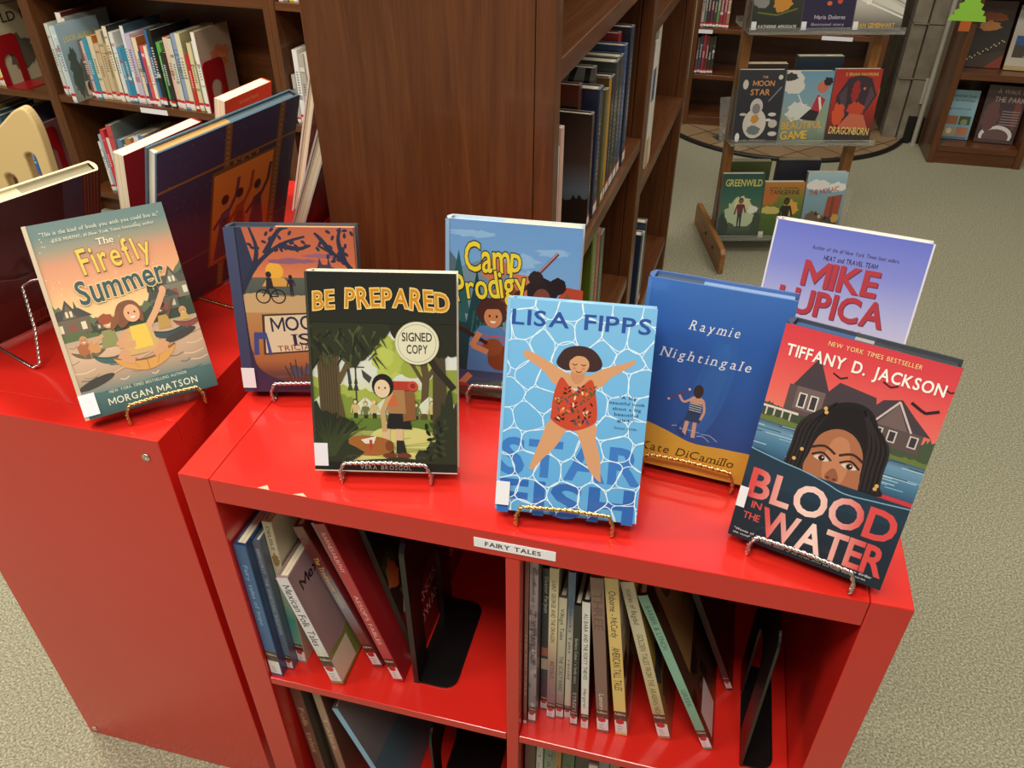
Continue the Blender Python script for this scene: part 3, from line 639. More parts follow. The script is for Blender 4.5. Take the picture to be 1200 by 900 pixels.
T3 = [
 [('dark novel with a grey stone and orange glow, first on the top tray', .155, .235, ('2a2c26', '3a3c30', '2e3028'), [('b', .15, .6, .16, .18, '8a8a86'), ('b', .6, .55, .18, .2, 'c98a34'), ('b', .75, .8, .15, .12, '7a5a34'), ('l', [(.1, .35), (.5, .3), (.9, .42)], .03, '6a7030')], [('KATHERINE APPLEGATE', .15, .93, .06, .055, 'e6e4d8')]),
  ('dark violet novel with green leaves, second on the top tray', .16, .235, ('2e2740', '2c2844', '243044'), [('b', .22, .75, .2, .16, '4a8a4a'), ('b', .18, .8, .1, .08, 'c87a8a'), ('e', .5, .5, .05, .04, 'd86a3a'), ('e', .7, .55, .05, .06, 'c8503a'), ('b', .6, .85, .16, .12, '2f4f8a')], [('Maria Dolores', .25, .85, .22, .07, 'c8bcd0'), ('illustrated story', .2, .85, .1, .05, 'b0a6c0')]),
  ('pale novel with a rocket shape and yellow author name, third on the top tray', .155, .235, ('3a3430', 'c8c2b4', 'b8ccd0', '9fc0cc'), [('p', [(0, .7), (.1, .85), (1, .42), (1, .3)], 'd8d4c8'), ('l', [(0, .62), (1, .25)], .03, 'f0ece0'), ('l', [(.1, .9), (1, .5)], .02, '8a8478'), ('e', .25, .55, .06, .06, 'f2eedf'), ('b', .65, .9, .16, .1, 'd0a080')], [('DAN GEMEINHART', .08, .86, .07, .08, 'e8b43a')])],
 [('dark novel with a pale robed figure and orange title, first on the middle tray', .152, .236, ('33343a', '2c2e36', '34363c'), [('e', .45, .42, .26, .32, 'd8d0c4'), ('e', .45, .78, .14, .18, 'cfc8c0'), ('e', .45, .74, .09, .11, '8a8488'), ('b', .45, .52, .09, .09, 'c8923a'), ('b', .44, .28, .16, .1, '6f7c7c'), ('e', .82, .62, .09, .04, 'd6d0c8', .8), ('e', .86, .42, .1, .09, 'c8c0b4'), ('e', .75, .5, .07, .03, 'e0dcd4', .9), ('e', .88, .2, .1, .05, 'd6d0c8'), ('e', .17, .62, .08, .03, 'ccc6bc', .5), ('e', .15, 1.25, .06, .1, 'd4cec4'), ('e', .9, 1.4, .05, .05, 'd4cec4'), ('l', [(.7, .9), (.95, 1.2)], .03, '7f8088'), ('e', .1, .12, .05, .1, 'f4f4f0')], [('THE', .5, .62, 1.38, .05, 'd8a878'), ('MOON', .32, .78, 1.22, .11, 'e0a060'), ('STAR', .28, .7, 1.03, .12, 'e0a060'), ('a story', .25, .75, .05, .05, '8a8478')]),
  ('light blue sports novel with yellow title, second on the middle tray', .158, .232, ('70806a', '8f9f90', '7fa4b4', '6f9cb4'), [('b', .15, 1.25, .25, .25, 'd8d4cc'), ('b', .1, 1.35, .14, .08, '3a3a38'), ('b', .35, .65, .25, .2, 'd4d8d0'), ('p', [(.55, .5), (.75, .45), (.9, .9), (.72, 1.0)], 'b8323a'), ('l', [(.76, .95), (.85, .6)], .05, 'e8e4de'), ('e', .8, 1.15, .12, .12, 'c8705a'), ('b', .9, 1.26, .1, .09, '2a2428'), ('p', [(.4, .5), (.75, .45), (.8, .65), (.6, .7)], '2c2a30'), ('l', [(.3, 1.0), (.45, .75)], .02, 'e4e8e4'), ('b', .9, .5, .1, .3, '8fa088')], [('THE', .1, .3, .48, .06, 'd8a838'), ('BEAUTIFUL', .05, .92, .28, .15, 'e0ac34', .32), ('GAME', .05, .62, .07, .17, 'f0bc30', .09)]),
  ('red novel with a dark winged shape and yellow title, third on the middle tray', .155, .238, ('3a2420', '8a2a22', 'b83228', 'a83028'), [('p', [(.1, .45), (.1, 1.0), (.3, 1.35), (.55, 1.42), (.8, 1.35), (.97, 1.0), (.7, .5), (.45, .5)], '3c2c34'), ('p', [(.14, 1.0), (.35, .55), (.3, 1.2)], '54404a'), ('p', [(.92, 1.0), (.7, .55), (.8, 1.2)], '58444c'), ('b', .5, 1.08, .09, .22, 'a02c2c'), ('b', .56, .72, .2, .14, 'c84830'), ('p', [(.2, .3), (.45, .62), (.75, .6), (.9, .3)], 'c86a4c'), ('b', .2, .6, .14, .25, 'd8542e'), ('e', .68, 1.14, .03, .03, 'd86a4a'), ('r', 0, 0, 1, .2, '3c3430')], [('DRAGONBORN', .06, .94, .2, .15, 'e4cf7a', .16), ('S BRIAN HAWKINS', .22, .92, 1.4, .06, 'd8b84a')])],
 [('green fantasy novel with a lone striding figure, first on the bottom tray', .15, .235, ('3a4238', '5a7058', '2f6454', '244a44'), [('b', .5, .62, .34, .36, 'b8c8a0'), ('b', .55, .85, .2, .16, 'd8d4a4'), ('b', .8, .7, .12, .1, 'e0e4d4'), ('f', .5, .25, .75, '8a5a48', '6a2f38', '2c3040', '2a2422'), ('b', .1, .2, .15, .4, '34443c'), ('b', .92, .25, .12, .4, '3a4a3c')], [('GREENWILD', .08, .95, 1.27, .16, 'd8cf6a')]),
  ('shorter green and orange novel with a dark standing figure, second on the bottom tray', .146, .205, ('3f5a22', '4a6428', '6a7a30', 'b87834'), [('b', .2, .7, .25, .1, 'c8b868'), ('b', .72, .75, .18, .2, 'd8a048'), ('b', .15, 1.05, .2, .25, 'b86a30'), ('f', .6, .08, .95, '4a3424', '24221c', '282620', '1e1c18'), ('e', .45, .5, .06, .06, 'd8c890'), ('r', 0, 0, .12, .16, 'd4ccc0')], [('story winner', .12, .85, 1.24, .05, '4a3a1c'), ('TANGERINE', .14, .88, 1.1, .11, '3a2f1a')]),
  ('pale blue novel with a red brick tower and crowd, third on the bottom tray', .143, .24, ('4a3c34', '7a94a0', '7fa4b4', 'a8c4cc'), [('b', .3, 1.35, .3, .14, 'e4e4e0'), ('b', .8, 1.3, .22, .12, 'e8e6e0'), ('p', [(.55, .5), (.92, .5), (.95, 1.12), (.58, 1.05)], '9a4a38'), ('r', .7, .5, .76, 1.05, '7f3a2c'), ('b', .3, .5, .25, .18, '6a5a48'), ('b', .7, .4, .25, .16, '4a443c'), ('b', .85, .5, .1, .12, 'c89a4a'), ('e', .2, .15, .2, .16, 'd8d4c8'), ('e', .45, .55, .04, .05, 'c8b090'), ('e', .6, .5, .04, .05, '2c2a2a'), ('e', .35, .62, .04, .05, '3a3434')], [('THE MOSAIC', .1, .85, 1.08, .13, 'a03c34', 1.2)])]]
for ti, (z, lst) in enumerate(zip(TZ, T3)):
    x = .0095
    for lab, w, h, bg, sh, tt in lst:
        tl = radians(8); t = .024
        book(lab, KM @ TR(x + w / 2, -.073, z + .0006 + t * sin(tl)) @ Matrix.Rotation(-tl, 4, 'X'), w, h, t, bg[len(bg) // 2], mix(bg[0], 'e0dcd4', .3), art=quick(bg, sh, tt), group='novels on the display rack', cat='book', sticker=(ti == 0), board=.002, edgecol='cfcac0')
        x += w + .004
for (x, z, h, c, lab) in ((.03, TZ[1], .238, '5a4a40', 'cream-paged book standing on the back of the middle tray, nearer the left post'), (.215, TZ[1], .262, '3a4a5a', 'taller cream-paged book on the back of the middle tray'), (.04, TZ[2], .255, '5c6a3a', 'book with grey page tops on the back of the bottom tray'), (.22, TZ[2], .26, '3c3c48', 'second book with grey page tops on the back of the bottom tray')):
    book(lab, KM @ TR(x + .08, .0275, z + .0008) , .155, h, .03, c, c, group='books on the back of the rack', sticker=False, paper=True)
# clear plastic holder beside the rack
hb = thing('acrylic_holder', 'clear plastic sign holder on the hearth behind the rack post', 'sign holder', TR(.63, 3.52, .012, .5))
b = MB(); b.prism([(0, 0), (.003, 0), (.05, .20), (.047, .20)], -.07, .07, axis=0, col=None); part(b, 'panel', ACRYL, hb)
b = MB(); b.box(-.07, .07, .0, .07, .0, .003); part(b, 'base', ACRYL, hb)

# ---------------------------------------------------------------- case by the pillar: four books and a paper tree
def facebook(x, y, z, w, h, t, lab, art, front, lean=8, yaw=0, spine='3a3430', **kw):
    tl = radians(lean)
    return book(lab, TR(1.53 + x, 3.468 + y, z + .0006 + t * sin(tl), yaw) @ Matrix.Rotation(-tl, 4, 'X'), w, h, t, front, spine, art=art, group='face-out books by the pillar', sticker=False, board=.002, **kw)
facebook(.105, .10, .0852, .13, .218, .012, 'light blue booklet with four small photos, low in the pillar-side case', quick(('6f9cac', '8fbac8', '9cc4d0'), [('r', .12, .12, .5, .42, 'a89a72'), ('r', .54, .12, .92, .42, 'b87a5a'), ('r', .12, .5, .5, .8, 'a06a4a'), ('r', .54, .5, .92, .8, '4a5a34'), ('b', .3, .28, .1, .1, 'd8ccb0'), ('b', .72, .6, .12, .1, '8a9a74'), ('r', .12, .02, .92, .08, '5f6a80')], [('Waterfall Trails', .1, .9, 1.45, .07, '2f4a5a'), ('of the Northwest', .1, .9, 1.3, .07, '2f4a5a'), ('guidebook', .15, .85, 1.02, .06, '4a7484')]), '8fbac8', paper=True)
facebook(.275, .08, .0852, .165, .25, .02, 'dark plum book titled A WALK IN THE PARK with a glossy white arch', quick(('3a2c30', '5a4448', '4a383e', '6a5450'), [('e', .5, .2, .42, .28, 'e4e0dc'), ('e', .5, .16, .34, .22, '6a5450'), ('r', .0, 0, 1, .1, '54403e'), ('b', .25, .7, .2, .4, '6f4a48'), ('b', .85, .8, .1, .4, '7a4a40')] + [('r', .5, .5 + i * .07, .95, .515 + i * .07, 'b0a49c') for i in range(6)], [('A WALK IN', .25, .98, 1.32, .12, 'b8a89c'), ('THE PARK', .22, .98, 1.1, .13, 'c0a898')]), '4a383e', yaw=-.06)
facebook(.120, .11, .4072, .17, .27, .015, 'dark book with glinting golden specks, upper shelf of the pillar-side case', quick(('2a2420', '3c342c', '2e2c2a', '6a4428'), [('b', .5, 1.22, .35, .1, '9a5426'), ('b', .5, 1.0, .25, .12, 'c08048'), ('p', [(0, 0), (.6, 0), (1, .3), (1, .45), (.0, .2)], '4a3c34'), ('p', [(.6, 0), (1, 0), (1, .35)], '8a3c2c')] + [('e', .1 + i * .055, .12 + i * .035 + (i % 3) * .03, .016, .016, 'f0d898') for i in range(16)], []), '2e2c2a')
facebook(.288, .09, .4072, .148, .26, .02, 'white book with a blue road photo, upper shelf of the pillar-side case', quick(('c8c0ac', 'b8b0a0', 'c8c4bc'), [('r', .12, .35, .92, .95, '3a5a8a'), ('p', [(.12, .35), (.92, .35), (.92, .62), (.12, .7)], '4a4438'), ('p', [(.4, .35), (.75, .35), (.6, .64)], '8a8478'), ('r', 0, 0, 1, .12, 'b8a070')], [('the scenic', .3, .8, 1.4, .07, '3a3a3c'), ('Columbia', .2, .95, 1.18, .14, '4a484c')]), 'c8c4bc', yaw=-.05)
t3 = thing('paper_tree', 'bright green paper fir tree taped to the bookcase by the pillar', 'paper decoration', TR(1.51, 3.455, .62))
b = MB(); zig = [(-.075, 0), (-.068, .022), (-.055, .024), (-.06, .04), (-.042, .048), (-.048, .066), (-.03, .075), (-.034, .1), (-.018, .11), (-.02, .14), (0, .165)]
b.prism(zig + [(-x, z) for x, z in zig[:-1]][::-1], 0, .0015, axis=1); part(b, 'foliage', GREENP, t3)
b = MB(); b.box(-.022, .022, .0006, .002, -.04, .002); part(b, 'trunk', ORANGEP, t3, label='orange paper trunk')

# ---------------------------------------------------------------- cream chair
ch = thing('childrens_chair', 'cream painted wooden chair with a rounded cut-out back', 'chair', TR(-1.30, 1.13, 0, radians(8)))
half = [(.122, .30), (.124, .52), (.128, .60), (.130, .66), (.125, .705), (.108, .737), (.078, .730), (.040, .702), (.0, .672)]
top = spline(half[2:], 4, False)
top = half[:2] + top + [(-x, z) for x, z in top[:-1]][::-1] + [(-x, z) for x, z in half[:2]][::-1]
def hole(x0, x1, z0, z1, n=8): c = (x0 + x1) / 2; r_ = (x1 - x0) / 2; return [(x1, z0)] + [(c + r_ * cos(pi * i / n), z1 - r_ + r_ * sin(pi * i / n)) for i in range(n + 1)] + [(x0, z0)]
pl = top + hole(-.094, -.064, .30, .62)[::-1] + hole(-.016, .016, .30, .56)[::-1] + hole(.064, .094, .30, .62)[::-1]
b = MB(); b.prism(pl, 0, .032, axis=1); part(b, 'backrest', CREAM, ch, .005)
b = MB(); b.box(-.124, .124, -.0, .30, .27, .2985); part(b, 'seat', CREAM, ch, .006)
for x in (-.122, .082):
    for y in (.0, .255): pt('leg', x, x + .04, y, y + .04, 0, .2695, ch, CREAM, .005)

# ---------------------------------------------------------------- fairy tales in the red shelf
FZ = .3947
def spine_art(bg, texts, label=True, dot=True, serif=False, folk=True, low=.0, extra=None):
    """spine: bands of colour, title lettering running down, brown strip, white call number, red dot"""
    def f(A):
        if len(bg) > 1: A.grad(0, 0, 1, A.a, [(i / (len(bg) - 1), c) for i, c in enumerate(bg)])
        else: A.rect(0, 0, 1, A.a, bg[0])
        if extra: extra(A)
        r = random.Random(int(A.a * 1000))
        for st, y0, y1, hh, col in texts: vtext(A, st, y0 * A.a, y1 * A.a, hh, col, serif)
        if label:
            z = low * A.a; u = 1.0
            A.rect(.0, z + .35, 1, z + 2.1, 'e9e6e6')
            for i in range(3): A.rect(.2, z + .6 + i * .3, .2 + .5 * r.uniform(.6, 1), z + .66 + i * .3, '5a5a70', keep=i > 0)
            if folk:
                A.rect(.0, z + 2.1, 1, z + 3.4, '3d2418'); A.text('Folklore', .08, .94, z + 2.85, .3, 'e8d8c0', bold=.02)
                A.poly([(.0, z + 2.6), (.3, z + 2.2), (.5, z + 2.55), (.75, z + 2.2), (1, z + 2.6), (1, z + 2.1), (0, z + 2.1)], '6a3a24')
            if dot: A.ell(.45, z + 1.9, .36, .36, 'c4202c')
    return f
def vtext(A, st, ytop, ybot, hh, col, serif=False):
    """lettering running down a spine from ytop to ybot, cap height hh of the spine width"""
    fn = A.fn; k = A.lay(); B = Art(A.mb, lambda x, y, kk: fn(.5 + (y - .5), ytop - x, k + kk * .5), 9)
    B.text(st, 0, ytop - ybot, .5 - hh / 2, hh, col, serif=serif, bold=.012)
def fairy(x, y, t, h, lean, spine, bg, texts, label, d=.2, art=None, front=None, group='fairy tale books in the red shelf', z=FZ, pages='e9dcb8', **kw):
    """spine faces the camera side; x = left bottom edge of the spine, y = depth of the spine"""
    M = Matrix.Translation((x, y, z)) @ Matrix.Rotation(-radians(lean), 4, 'Y') @ Matrix.Rotation(pi / 2, 4, 'Z') @ Matrix.Translation((d / 2, -t, 0))
    return book(label, M, d, h, t, front or spine, spine, art=art, sart=spine_art(bg, texts, **kw), group=group, sticker=False, board=.002, edgecol=front or spine)
# left cell
fairy(.040, .006, .016, .262, 0.0, '2f6296', ('2a5c92', '3468a0', '2a5a90'), [('Fairy tales of hope', .86, .42, .35, '8fb4d4')], 'blue book at the outer end of the left cell', front='1c3f6c', dot=False)
fairy(.0566, .020, .009, .256, 0.1, '5a6c84', ('5c6e88', '66788f', '6a6a78'), [('BIERHORST  THE WHISTLING SKELETON', .95, .30, .45, 'b8c0cc')], 'grey-blue book second in the left cell', front='4a5c74', extra=lambda A: A.rect(0, 0, 1, 1.2, '4a4464'))
fairy(.0662, .034, .012, .279, 0.1, 'cfc4a4', ('7fa090', '3a8a80', 'd0c4a0', 'd6caa8'), [('DELISLE', .97, .82, .35, '4a4234')], 'tall cream book third in the left cell', front='c9c0a4', extra=lambda A: A.blob(.5, A.a * .76, .4, .9, '9a7a4a', .3, seed=2))
def mexcov(A):
    A.rect(0, 0, 1, A.a, '9c7f80'); A.poly([(0, 0), (1, 0), (1, .5), (.75, .40), (.5, .42), (.25, .36), (0, .40)], '7c8440'); A.ridge(.45, 1, .1, [.25, .32, .38], 'b89c54', .03)
    A.text('Mexican', .10, .62, A.a - .24, .10, '1c1614', bold=.03)
    A.blob(.62, .66, .13, .18, 'a8643a', .15, seed=3); A.ell(.62, .82, .09, .06, '8a4a28'); A.blob(.62, .91, .13, .025, '5a3c2c', .1, seed=5); A.poly([(.54, .91), (.70, .91), (.66, 1.0), (.58, 1.0)], '6a4834')
    for i in range(5): A.line([(.5 + i * .05, .52), (.56 + i * .05, .74)], .008, '5a3018', keep=i > 0)
    A.rect(.0, .03, .3, .32, 'd8c8b0')
fairy(.1265, .014, .017, .209, 12.8, 'dfdce0', ('7c9a5c', 'b8c4a0', 'e2dfe4', 'e2dfe4', 'e2dfe4', 'e2dfe4'), [('Mexican Folk Tales', .93, .38, .62, '17140f'), ('stories', .36, .26, .5, 'e8ecd8')], 'white-spined book titled MEXICAN FOLK TALES, leaning in the left cell', front='9c7f80', art=mexcov, d=.155)
fairy(.172, .052, .014, .269, 17.0, '6a1c1c', ('6f4a50', '7c2a28', '9aa0b0', '6a1a1a', '702020'), [('The Troublesome Gnomes', .8, .45, .5, 'd8b860')], 'dark red leaning book with gold spine lettering in the left cell', front='7c1f20', extra=lambda A: A.rect(0, A.a * .93, 1, A.a, '8a5048'))
fairy(.1895, .060, .006, .272, 16.0, '8a8a84', ('8a8a84', '9a9a90'), [], 'thin grey book pressed between two red ones in the left cell', front='6a6a64')
fairy(.2075, .038, .014, .296, 14.7, 'a8242c', ('b8343c', 'b42c36', 'a8242c'), [('BARNES-MURPHY', .95, .72, .4, 'e6b0b0'), ("AESOP'S FABLES", .58, .26, .4, 'e6b0b0')], "bright red leaning book lettered AESOP'S FABLES in the left cell", front='9c1c22')
def wolf(A):
    A.rect(0, 0, 1, A.a, '23241f')
    for i in range(14): A.blob(rnd.uniform(.05, .95), rnd.uniform(.3, 1.3), .08, .1, ['4a6a34', '5f7a4a', '8a9088', '3a5228', 'c8703a', 'a8aca8'][i % 6], .35, seed=i, n=14)
    A.rect(0, 0, 1, .42, '7c1820'); A.text('FRANCES BAKER', .1, .9, .26, .06, 'e4c8c0', serif=True); A.text('ROWAN BARNES', .1, .9, .14, .06, 'e4c8c0', serif=True)
    A.ell(.5, .75, .18, .24, 'cfd2d8'); A.blob(.5, .78, .09, .16, '1c1c1e', .3, seed=9)
fairy(.2235, .075, .008, .266, 12.5, '2c2c26', ('2c2c26',), [], 'dark leafy-covered book leaning on the black bookend', front='2c2c26', art=wolf, d=.215)
bookend('large black bookend with arched cut-out in the left cell', TR(.2345, .042, FZ), BLACKM, .15, .272, .058, arch=.5, group='black bookends', thick=.007)
# right cell
mott = lambda c1, c2, n=26: (lambda A: [A.blob(rnd.uniform(0, 1), rnd.uniform(2.5, A.a), .3, .5, (c1, c2)[i % 2], .4, seed=i, n=10) for i in range(n)])
fairy(.3935, .020, .004, .318, 0.1, '7a4038', ('7a3a34', '8a6258', '7a4038'), [('THE RED TALE', .6, .2, .5, 'c8a090')], 'thin reddish book against the divider in the right cell', front='6a3430', dot=False, folk=False)
fairy(.3992, .024, .0094, .310, 0.35, '9a8a90', ('6a5a60', 'a0929c', '8f8088', 'b0a0a4'), [('Retold with care', .97, .76, .4, '4a4048'), ('TEENY COUNTRY TALES', .72, .42, .55, '2c2428')], 'mottled mauve-grey book second in the right cell', front='7a6c74', extra=mott('b8a8a8', '6f6268'), low=.01)
fairy(.4106, .046, .0090, .278, 0.6, '1c2434', ('22304a', '1c2434', '18202e'), [('Eleanor Farjeon', .95, .72, .5, 'c8ccc0')], 'dark navy thin book third in the right cell', front='1a2230', extra=lambda A: (A.rect(0, A.a * .42, 1, A.a * .48, 'b85a54'), A.rect(0, A.a * .32, 1, A.a * .40, 'c8b098')))
fairy(.4212, .036, .0103, .292, 0.8, 'e0d2a8', ('7a5a68', '8f6c74', 'b08a80', 'e2d4a8', 'e4d8ae', 'e4d8ae'), [('SAINT GEORGE AND THE DRAGON', .93, .55, .45, '3a3424'), ('RETOLD', .42, .3, .4, '3a2c34')], 'cream and plum book fourth in the right cell', front='c8b890')
fairy(.4326, .039, .0096, .242, 1.0, 'b8b0a0', ('6f6070', 'a8a294', 'cdc6ae', 'd8d0b0'), [('Village Tales', .92, .68, .45, '3a382f'), ('THE SCALY MARE', .55, .25, .5, '4a4640')], 'shorter pale grey book fifth in the right cell', front='5a4a44')
fairy(.4434, .042, .0080, .284, 1.2, 'd4ccbc', ('cfc8b8', 'd8d0bc', 'd4ccbc', 'd4ccbc', '4f6f8f', '4f6f8f'), [('Goldilocks Tales  retold', .86, .3, .42, '4a4a48')], 'pale book with a blue spine top, sixth in the right cell', front='4a6480')
fairy(.4528, .034, .0090, .240, 1.4, '17171a', ('141416', '1a1a1e'), [('Barbara Cohen / a family story', .75, .38, .38, 'b8b8b4'), ('STREET', .3, .12, .45, 'a8a8a4')], 'shorter black book seventh in the right cell', front='141416')
fairy(.4674, .033, .0092, .250, 2.6, 'e6e4de', ('e6e4de', 'ebe9e2'), [('ALI BABA AND THE FORTY THIEVES', .92, .42, .5, '2a2828'), ('Margaret', .34, .18, .42, '3a3a3a')], 'white book titled ALI BABA AND THE FORTY THIEVES', front='2c2622')
fairy(.4890, .033, .0145, .294, 5.2, '84645a', ('84645a', '8a6a60'), [('THREE', .92, .7, .7, '6a4c44'), ('Lenore', .28, .16, .4, 'e0d4cc')], 'plain brown book leaning slightly in the right cell', front='74564e')
def tall(A):
    A.rect(0, 0, 1, A.a, 'b8b0a0')
    for i in range(26): A.blob(rnd.uniform(.05, .95), rnd.uniform(.1, A.a), .1, .12, ['1c1a18', 'e2ddd0', '5a5248', '2c2824', 'd8b460'][i % 5], .4, seed=i, n=12)
fairy(.5125, .035, .0150, .296, 6.8, 'e8c978', ('e8c978', 'e6c470', 'ead08a'), [('Osborne - McCurdy', .93, .66, .5, '2c2618'), ('AMERICAN TALL TALES', .6, .32, .6, '2c2618')], 'yellow-spined book titled AMERICAN TALL TALES', front='e8c978', art=tall)
def gold(A):
    A.grad(0, 0, 1, A.a, [(0, '8a6a4a'), (.3, 'a8863a'), (.7, 'b8963e'), (1, 'c0a258')])
    for i in range(10): A.blob(rnd.uniform(.1, .95), rnd.uniform(.1, .7), .12, .14, ['6a4a3a', '4a4a4c', 'c8a890', '8a5a4a'][i % 4], .4, seed=i, n=12)
fairy(.5670, .043, .0150, .292, 14.4, 'cfc2a0', ('b0845a', 'c8b888', 'cfc4a2', 'd2c8aa'), [('stories of Bagdad', .96, .76, .4, '4a4230'), ('GOLDEN TALES FROM THE ARABIAN NIGHTS', .7, .14, .45, '6a5a34')], 'pale gold leaning book of ARABIAN NIGHTS tales', front='b08c3c', art=gold)
def brown(A):
    A.rect(0, 0, 1, A.a, '4a3020')
    for i in range(24): A.blob(rnd.uniform(0, 1), rnd.uniform(0, A.a), .08, .1, ['2a1a10', '4a3220', '1c120c'][i % 3], .4, seed=i, n=10)
    A.rect(.12, .58, .9, A.a - .06, '9a7444'); A.ell(.3, 1.22, .1, .14, '3a2c1a'); A.ell(.3, 1.22, .07, .1, '6a4c2c')
    for i, s_ in enumerate(('folk tales', 'and fables', 'of the world', 'retold by')): A.text(s_, .42, .86, 1.24 - i * .15, .07, '2c1e10', serif=True)
    A.rect(.05, .04, .3, .3, 'd8d8d4')
fairy(.6240, .042, .0115, .288, 22.2, '7fae98', ('6a9a86', '84b49e', '7aaa94'), [('BARBER & LYNCH', .94, .68, .5, '3f5f50'), ('GREEK', .42, .3, .5, '4a6a5a')], 'mint-green spined book leaning far over in the right cell', front='3a2416', art=brown, d=.205)
fairy(.6500, .135, .008, .275, 21.5, '241c1a', ('241c1a', '2c2220'), [], 'black-brown book leaning behind the mint-green one', front='201816', art=lambda A: (A.blob(.4, .9, .25, .3, '5a2a1c', .3, seed=1), A.blob(.6, .6, .2, .2, '7a4a2c', .3, seed=4)))
bookend('black bookend standing at the end of the right cell', TR(.6685, .030, FZ), BLACKM, .15, .255, .04, arch=.4, group='black bookends', thick=.003)
# bottom cells: only the tops show
LZ = .0355
fairy(.052, .03, .016, .305, 2.0, '6a3a30', ('7a4a3a', '6a3a30'), [('Folk tales', .8, .4, .5, 'b89a7a')], 'brown-red book first on the bottom left shelf', front='5a4a3c', z=LZ)
fairy(.072, .05, .012, .298, 2.0, '4a4238', ('4a4238', '5a5040'), [], 'dark olive book second on the bottom left shelf', front='3a3a30', z=LZ)
fairy(.100, .028, .012, .300, 4.0, '8a5a48', ('8a4a40', '9a6a58', 'a88a74'), [('Tales', .8, .5, .5, 'c8a890')], 'pale rust-spined book third on the bottom left shelf', front='6a4438', z=LZ)
def snake(A):
    A.grad(0, 0, 1, A.a, [(0, '5a6a74'), (.6, '6a6a6c'), (1, '7a7678')])
    A.line(spline([(.4, .55), (.55, .62), (.62, .8), (.5, .9), (.45, 1.05), (.6, 1.12), (.75, 1.05)], 6, False), .09, '5a6a34'); A.line(spline([(.42, .56), (.56, .63), (.63, .8), (.51, .9), (.46, 1.05)], 6, False), .03, '8a9a5a'); A.blob(.85, 1.08, .1, .07, 'a8642c', .3, seed=3)
    A.poly([(0, 0), (1, 0), (1, .3), (.5, .5), (0, .55)], '4a6470')
fairy(.185, .030, .010, .276, 17.0, '7fb0d4', ('7fb0d4', '8abadc'), [], 'large grey picture book with light blue spine on the bottom left shelf', front='6a6a6c', art=snake, z=LZ, d=.24)
bookend('black bookend with arched cut-out on the bottom left shelf', TR(.238, .06, LZ), BLACKM, .14, .20, .09, arch=.55, group='black bookends', thick=.004)
xx = .3945
for i, (t, h, c, nm) in enumerate(((.014, .30, '5a3430', 'dark red'), (.009, .302, 'd4d2cc', 'white'), (.017, .298, '8fa08a', 'sage green'), (.008, .296, 'a87a2c', 'ochre'), (.017, .294, '4a6a4a', 'moss green'), (.019, .288, '4a4440', 'dark brown'), (.012, .280, 'e0d8cc', 'off-white'), (.014, .286, '8a9098', 'grey'), (.014, .283, 'b0a48a', 'sand'), (.013, .290, '6a4a44', 'plum'), (.016, .284, '6a7468', 'grey-green'))):
    fairy(xx, .03 + .006 * (i % 3), t, h, 0.0, c, (c,), [('Tales', .9, .6, .4, mix(c, '202020', .6))], '%s book, %s along the bottom right shelf' % (nm, ORD[i]), front=mix(c, '302820', .3), z=LZ); xx += t + .0008

# ---------------------------------------------------------------- books standing on the left red case
TOPZ = .7665
def back_display(cx, cy, yaw, tilt, w, h, t, label, front, spine, art, lean=True, **kw):
    return book(label, place(cx, cy, TOPZ + .0052, yaw, tilt), w, h, t, front, spine, art=art, group='books facing away on the left red shelf', sticker=False, sd=1, **kw)
def barcode(A, x0, y0, w, h, bg='c88a4a'):
    A.rect(x0, y0, x0 + w, y0 + h, bg); r = random.Random(4); x = x0 + w * .12
    while x < x0 + w * .88:
        d = r.choice((.006, .01, .014)) * w * 4; A.rect(x, y0 + h * .2, x + d, y0 + h * .9, '2a1c14', keep=True); x += d + r.choice((.006, .012)) * w * 4
def purple(A):
    A.grad(0, 0, 1, A.a, [(0, '41303e'), (.5, '3a344c'), (1, '3a4268')])
    for i in range(60): A.ell(rnd.uniform(0, 1), rnd.uniform(.4, A.a), .003, .003, '8a90a8', keep=i > 0, n=6)
    for x in (.44, .84): A.rect(x, 0, x + .045, A.a, '84683a'); [A.ell(x + .022, .02 + j * .03, .008, .006, 'b8984c', keep=j > 0, n=6) for j in range(36)]
    for y in (.80,): A.rect(0, y, 1, y + .014, '8f7038')
    A.rect(0, .30, 1, .312, '6a5228')
    A.poly([(.36, .17), (.36, .78), (.84, .77), (.84, .15)], '7a5a28'); A.grad(.375, .18, .825, .755, [(0, 'b86428'), (.5, 'd88a34'), (1, 'e0983e')])
    for (x, c1) in ((.47, '6a4a58'), (.58, 'a8502c'), (.72, '54404c')):
        A.poly([(x - .07, .2), (x + .09, .2), (x + .04, .45), (x + .03, .52), (x - .03, .5)], c1); A.ell(x, .56, .022, .032, 'c08a60'); A.ell(x - .005, .58, .028, .03, '4a2c1c'); A.line([(x + .02, .48), (x + .08, .58), (x + .09, .68)], .025, c1); A.line([(x - .02, .48), (x - .08, .42)], .025, c1)
        for j in range(4): A.line([(x - .04 + j * .03, .21), (x - .01 + j * .01, .46)], .005, '3a2420', keep=j > 0)
    for i in range(7): A.blob(.52 + i * .028, .79 + (i % 2) * .012, .014, .012, '8f7a38', .4, seed=i, n=9)
    barcode(A, .62, .05, .2, .10)
PU = (-.1745, .3980, 1.3578, -.3395, .268, .2744, .018)
back_display(*PU, 'large dark violet picture book with an orange panel of robed figures', '2b2636', '5a2430', purple, edgecol='4a6878', pages=[(.02, 'd8d4c8'), (.5, 'c89a58'), (1, '5c7078')])
easel('wire easel whose legs stand behind the dark violet picture book', PU[0] - .005, PU[1] - .0, PU[2], .10, .10, BRASS, TOPZ, top=.052, rise=.10, away=-1, front=.03)
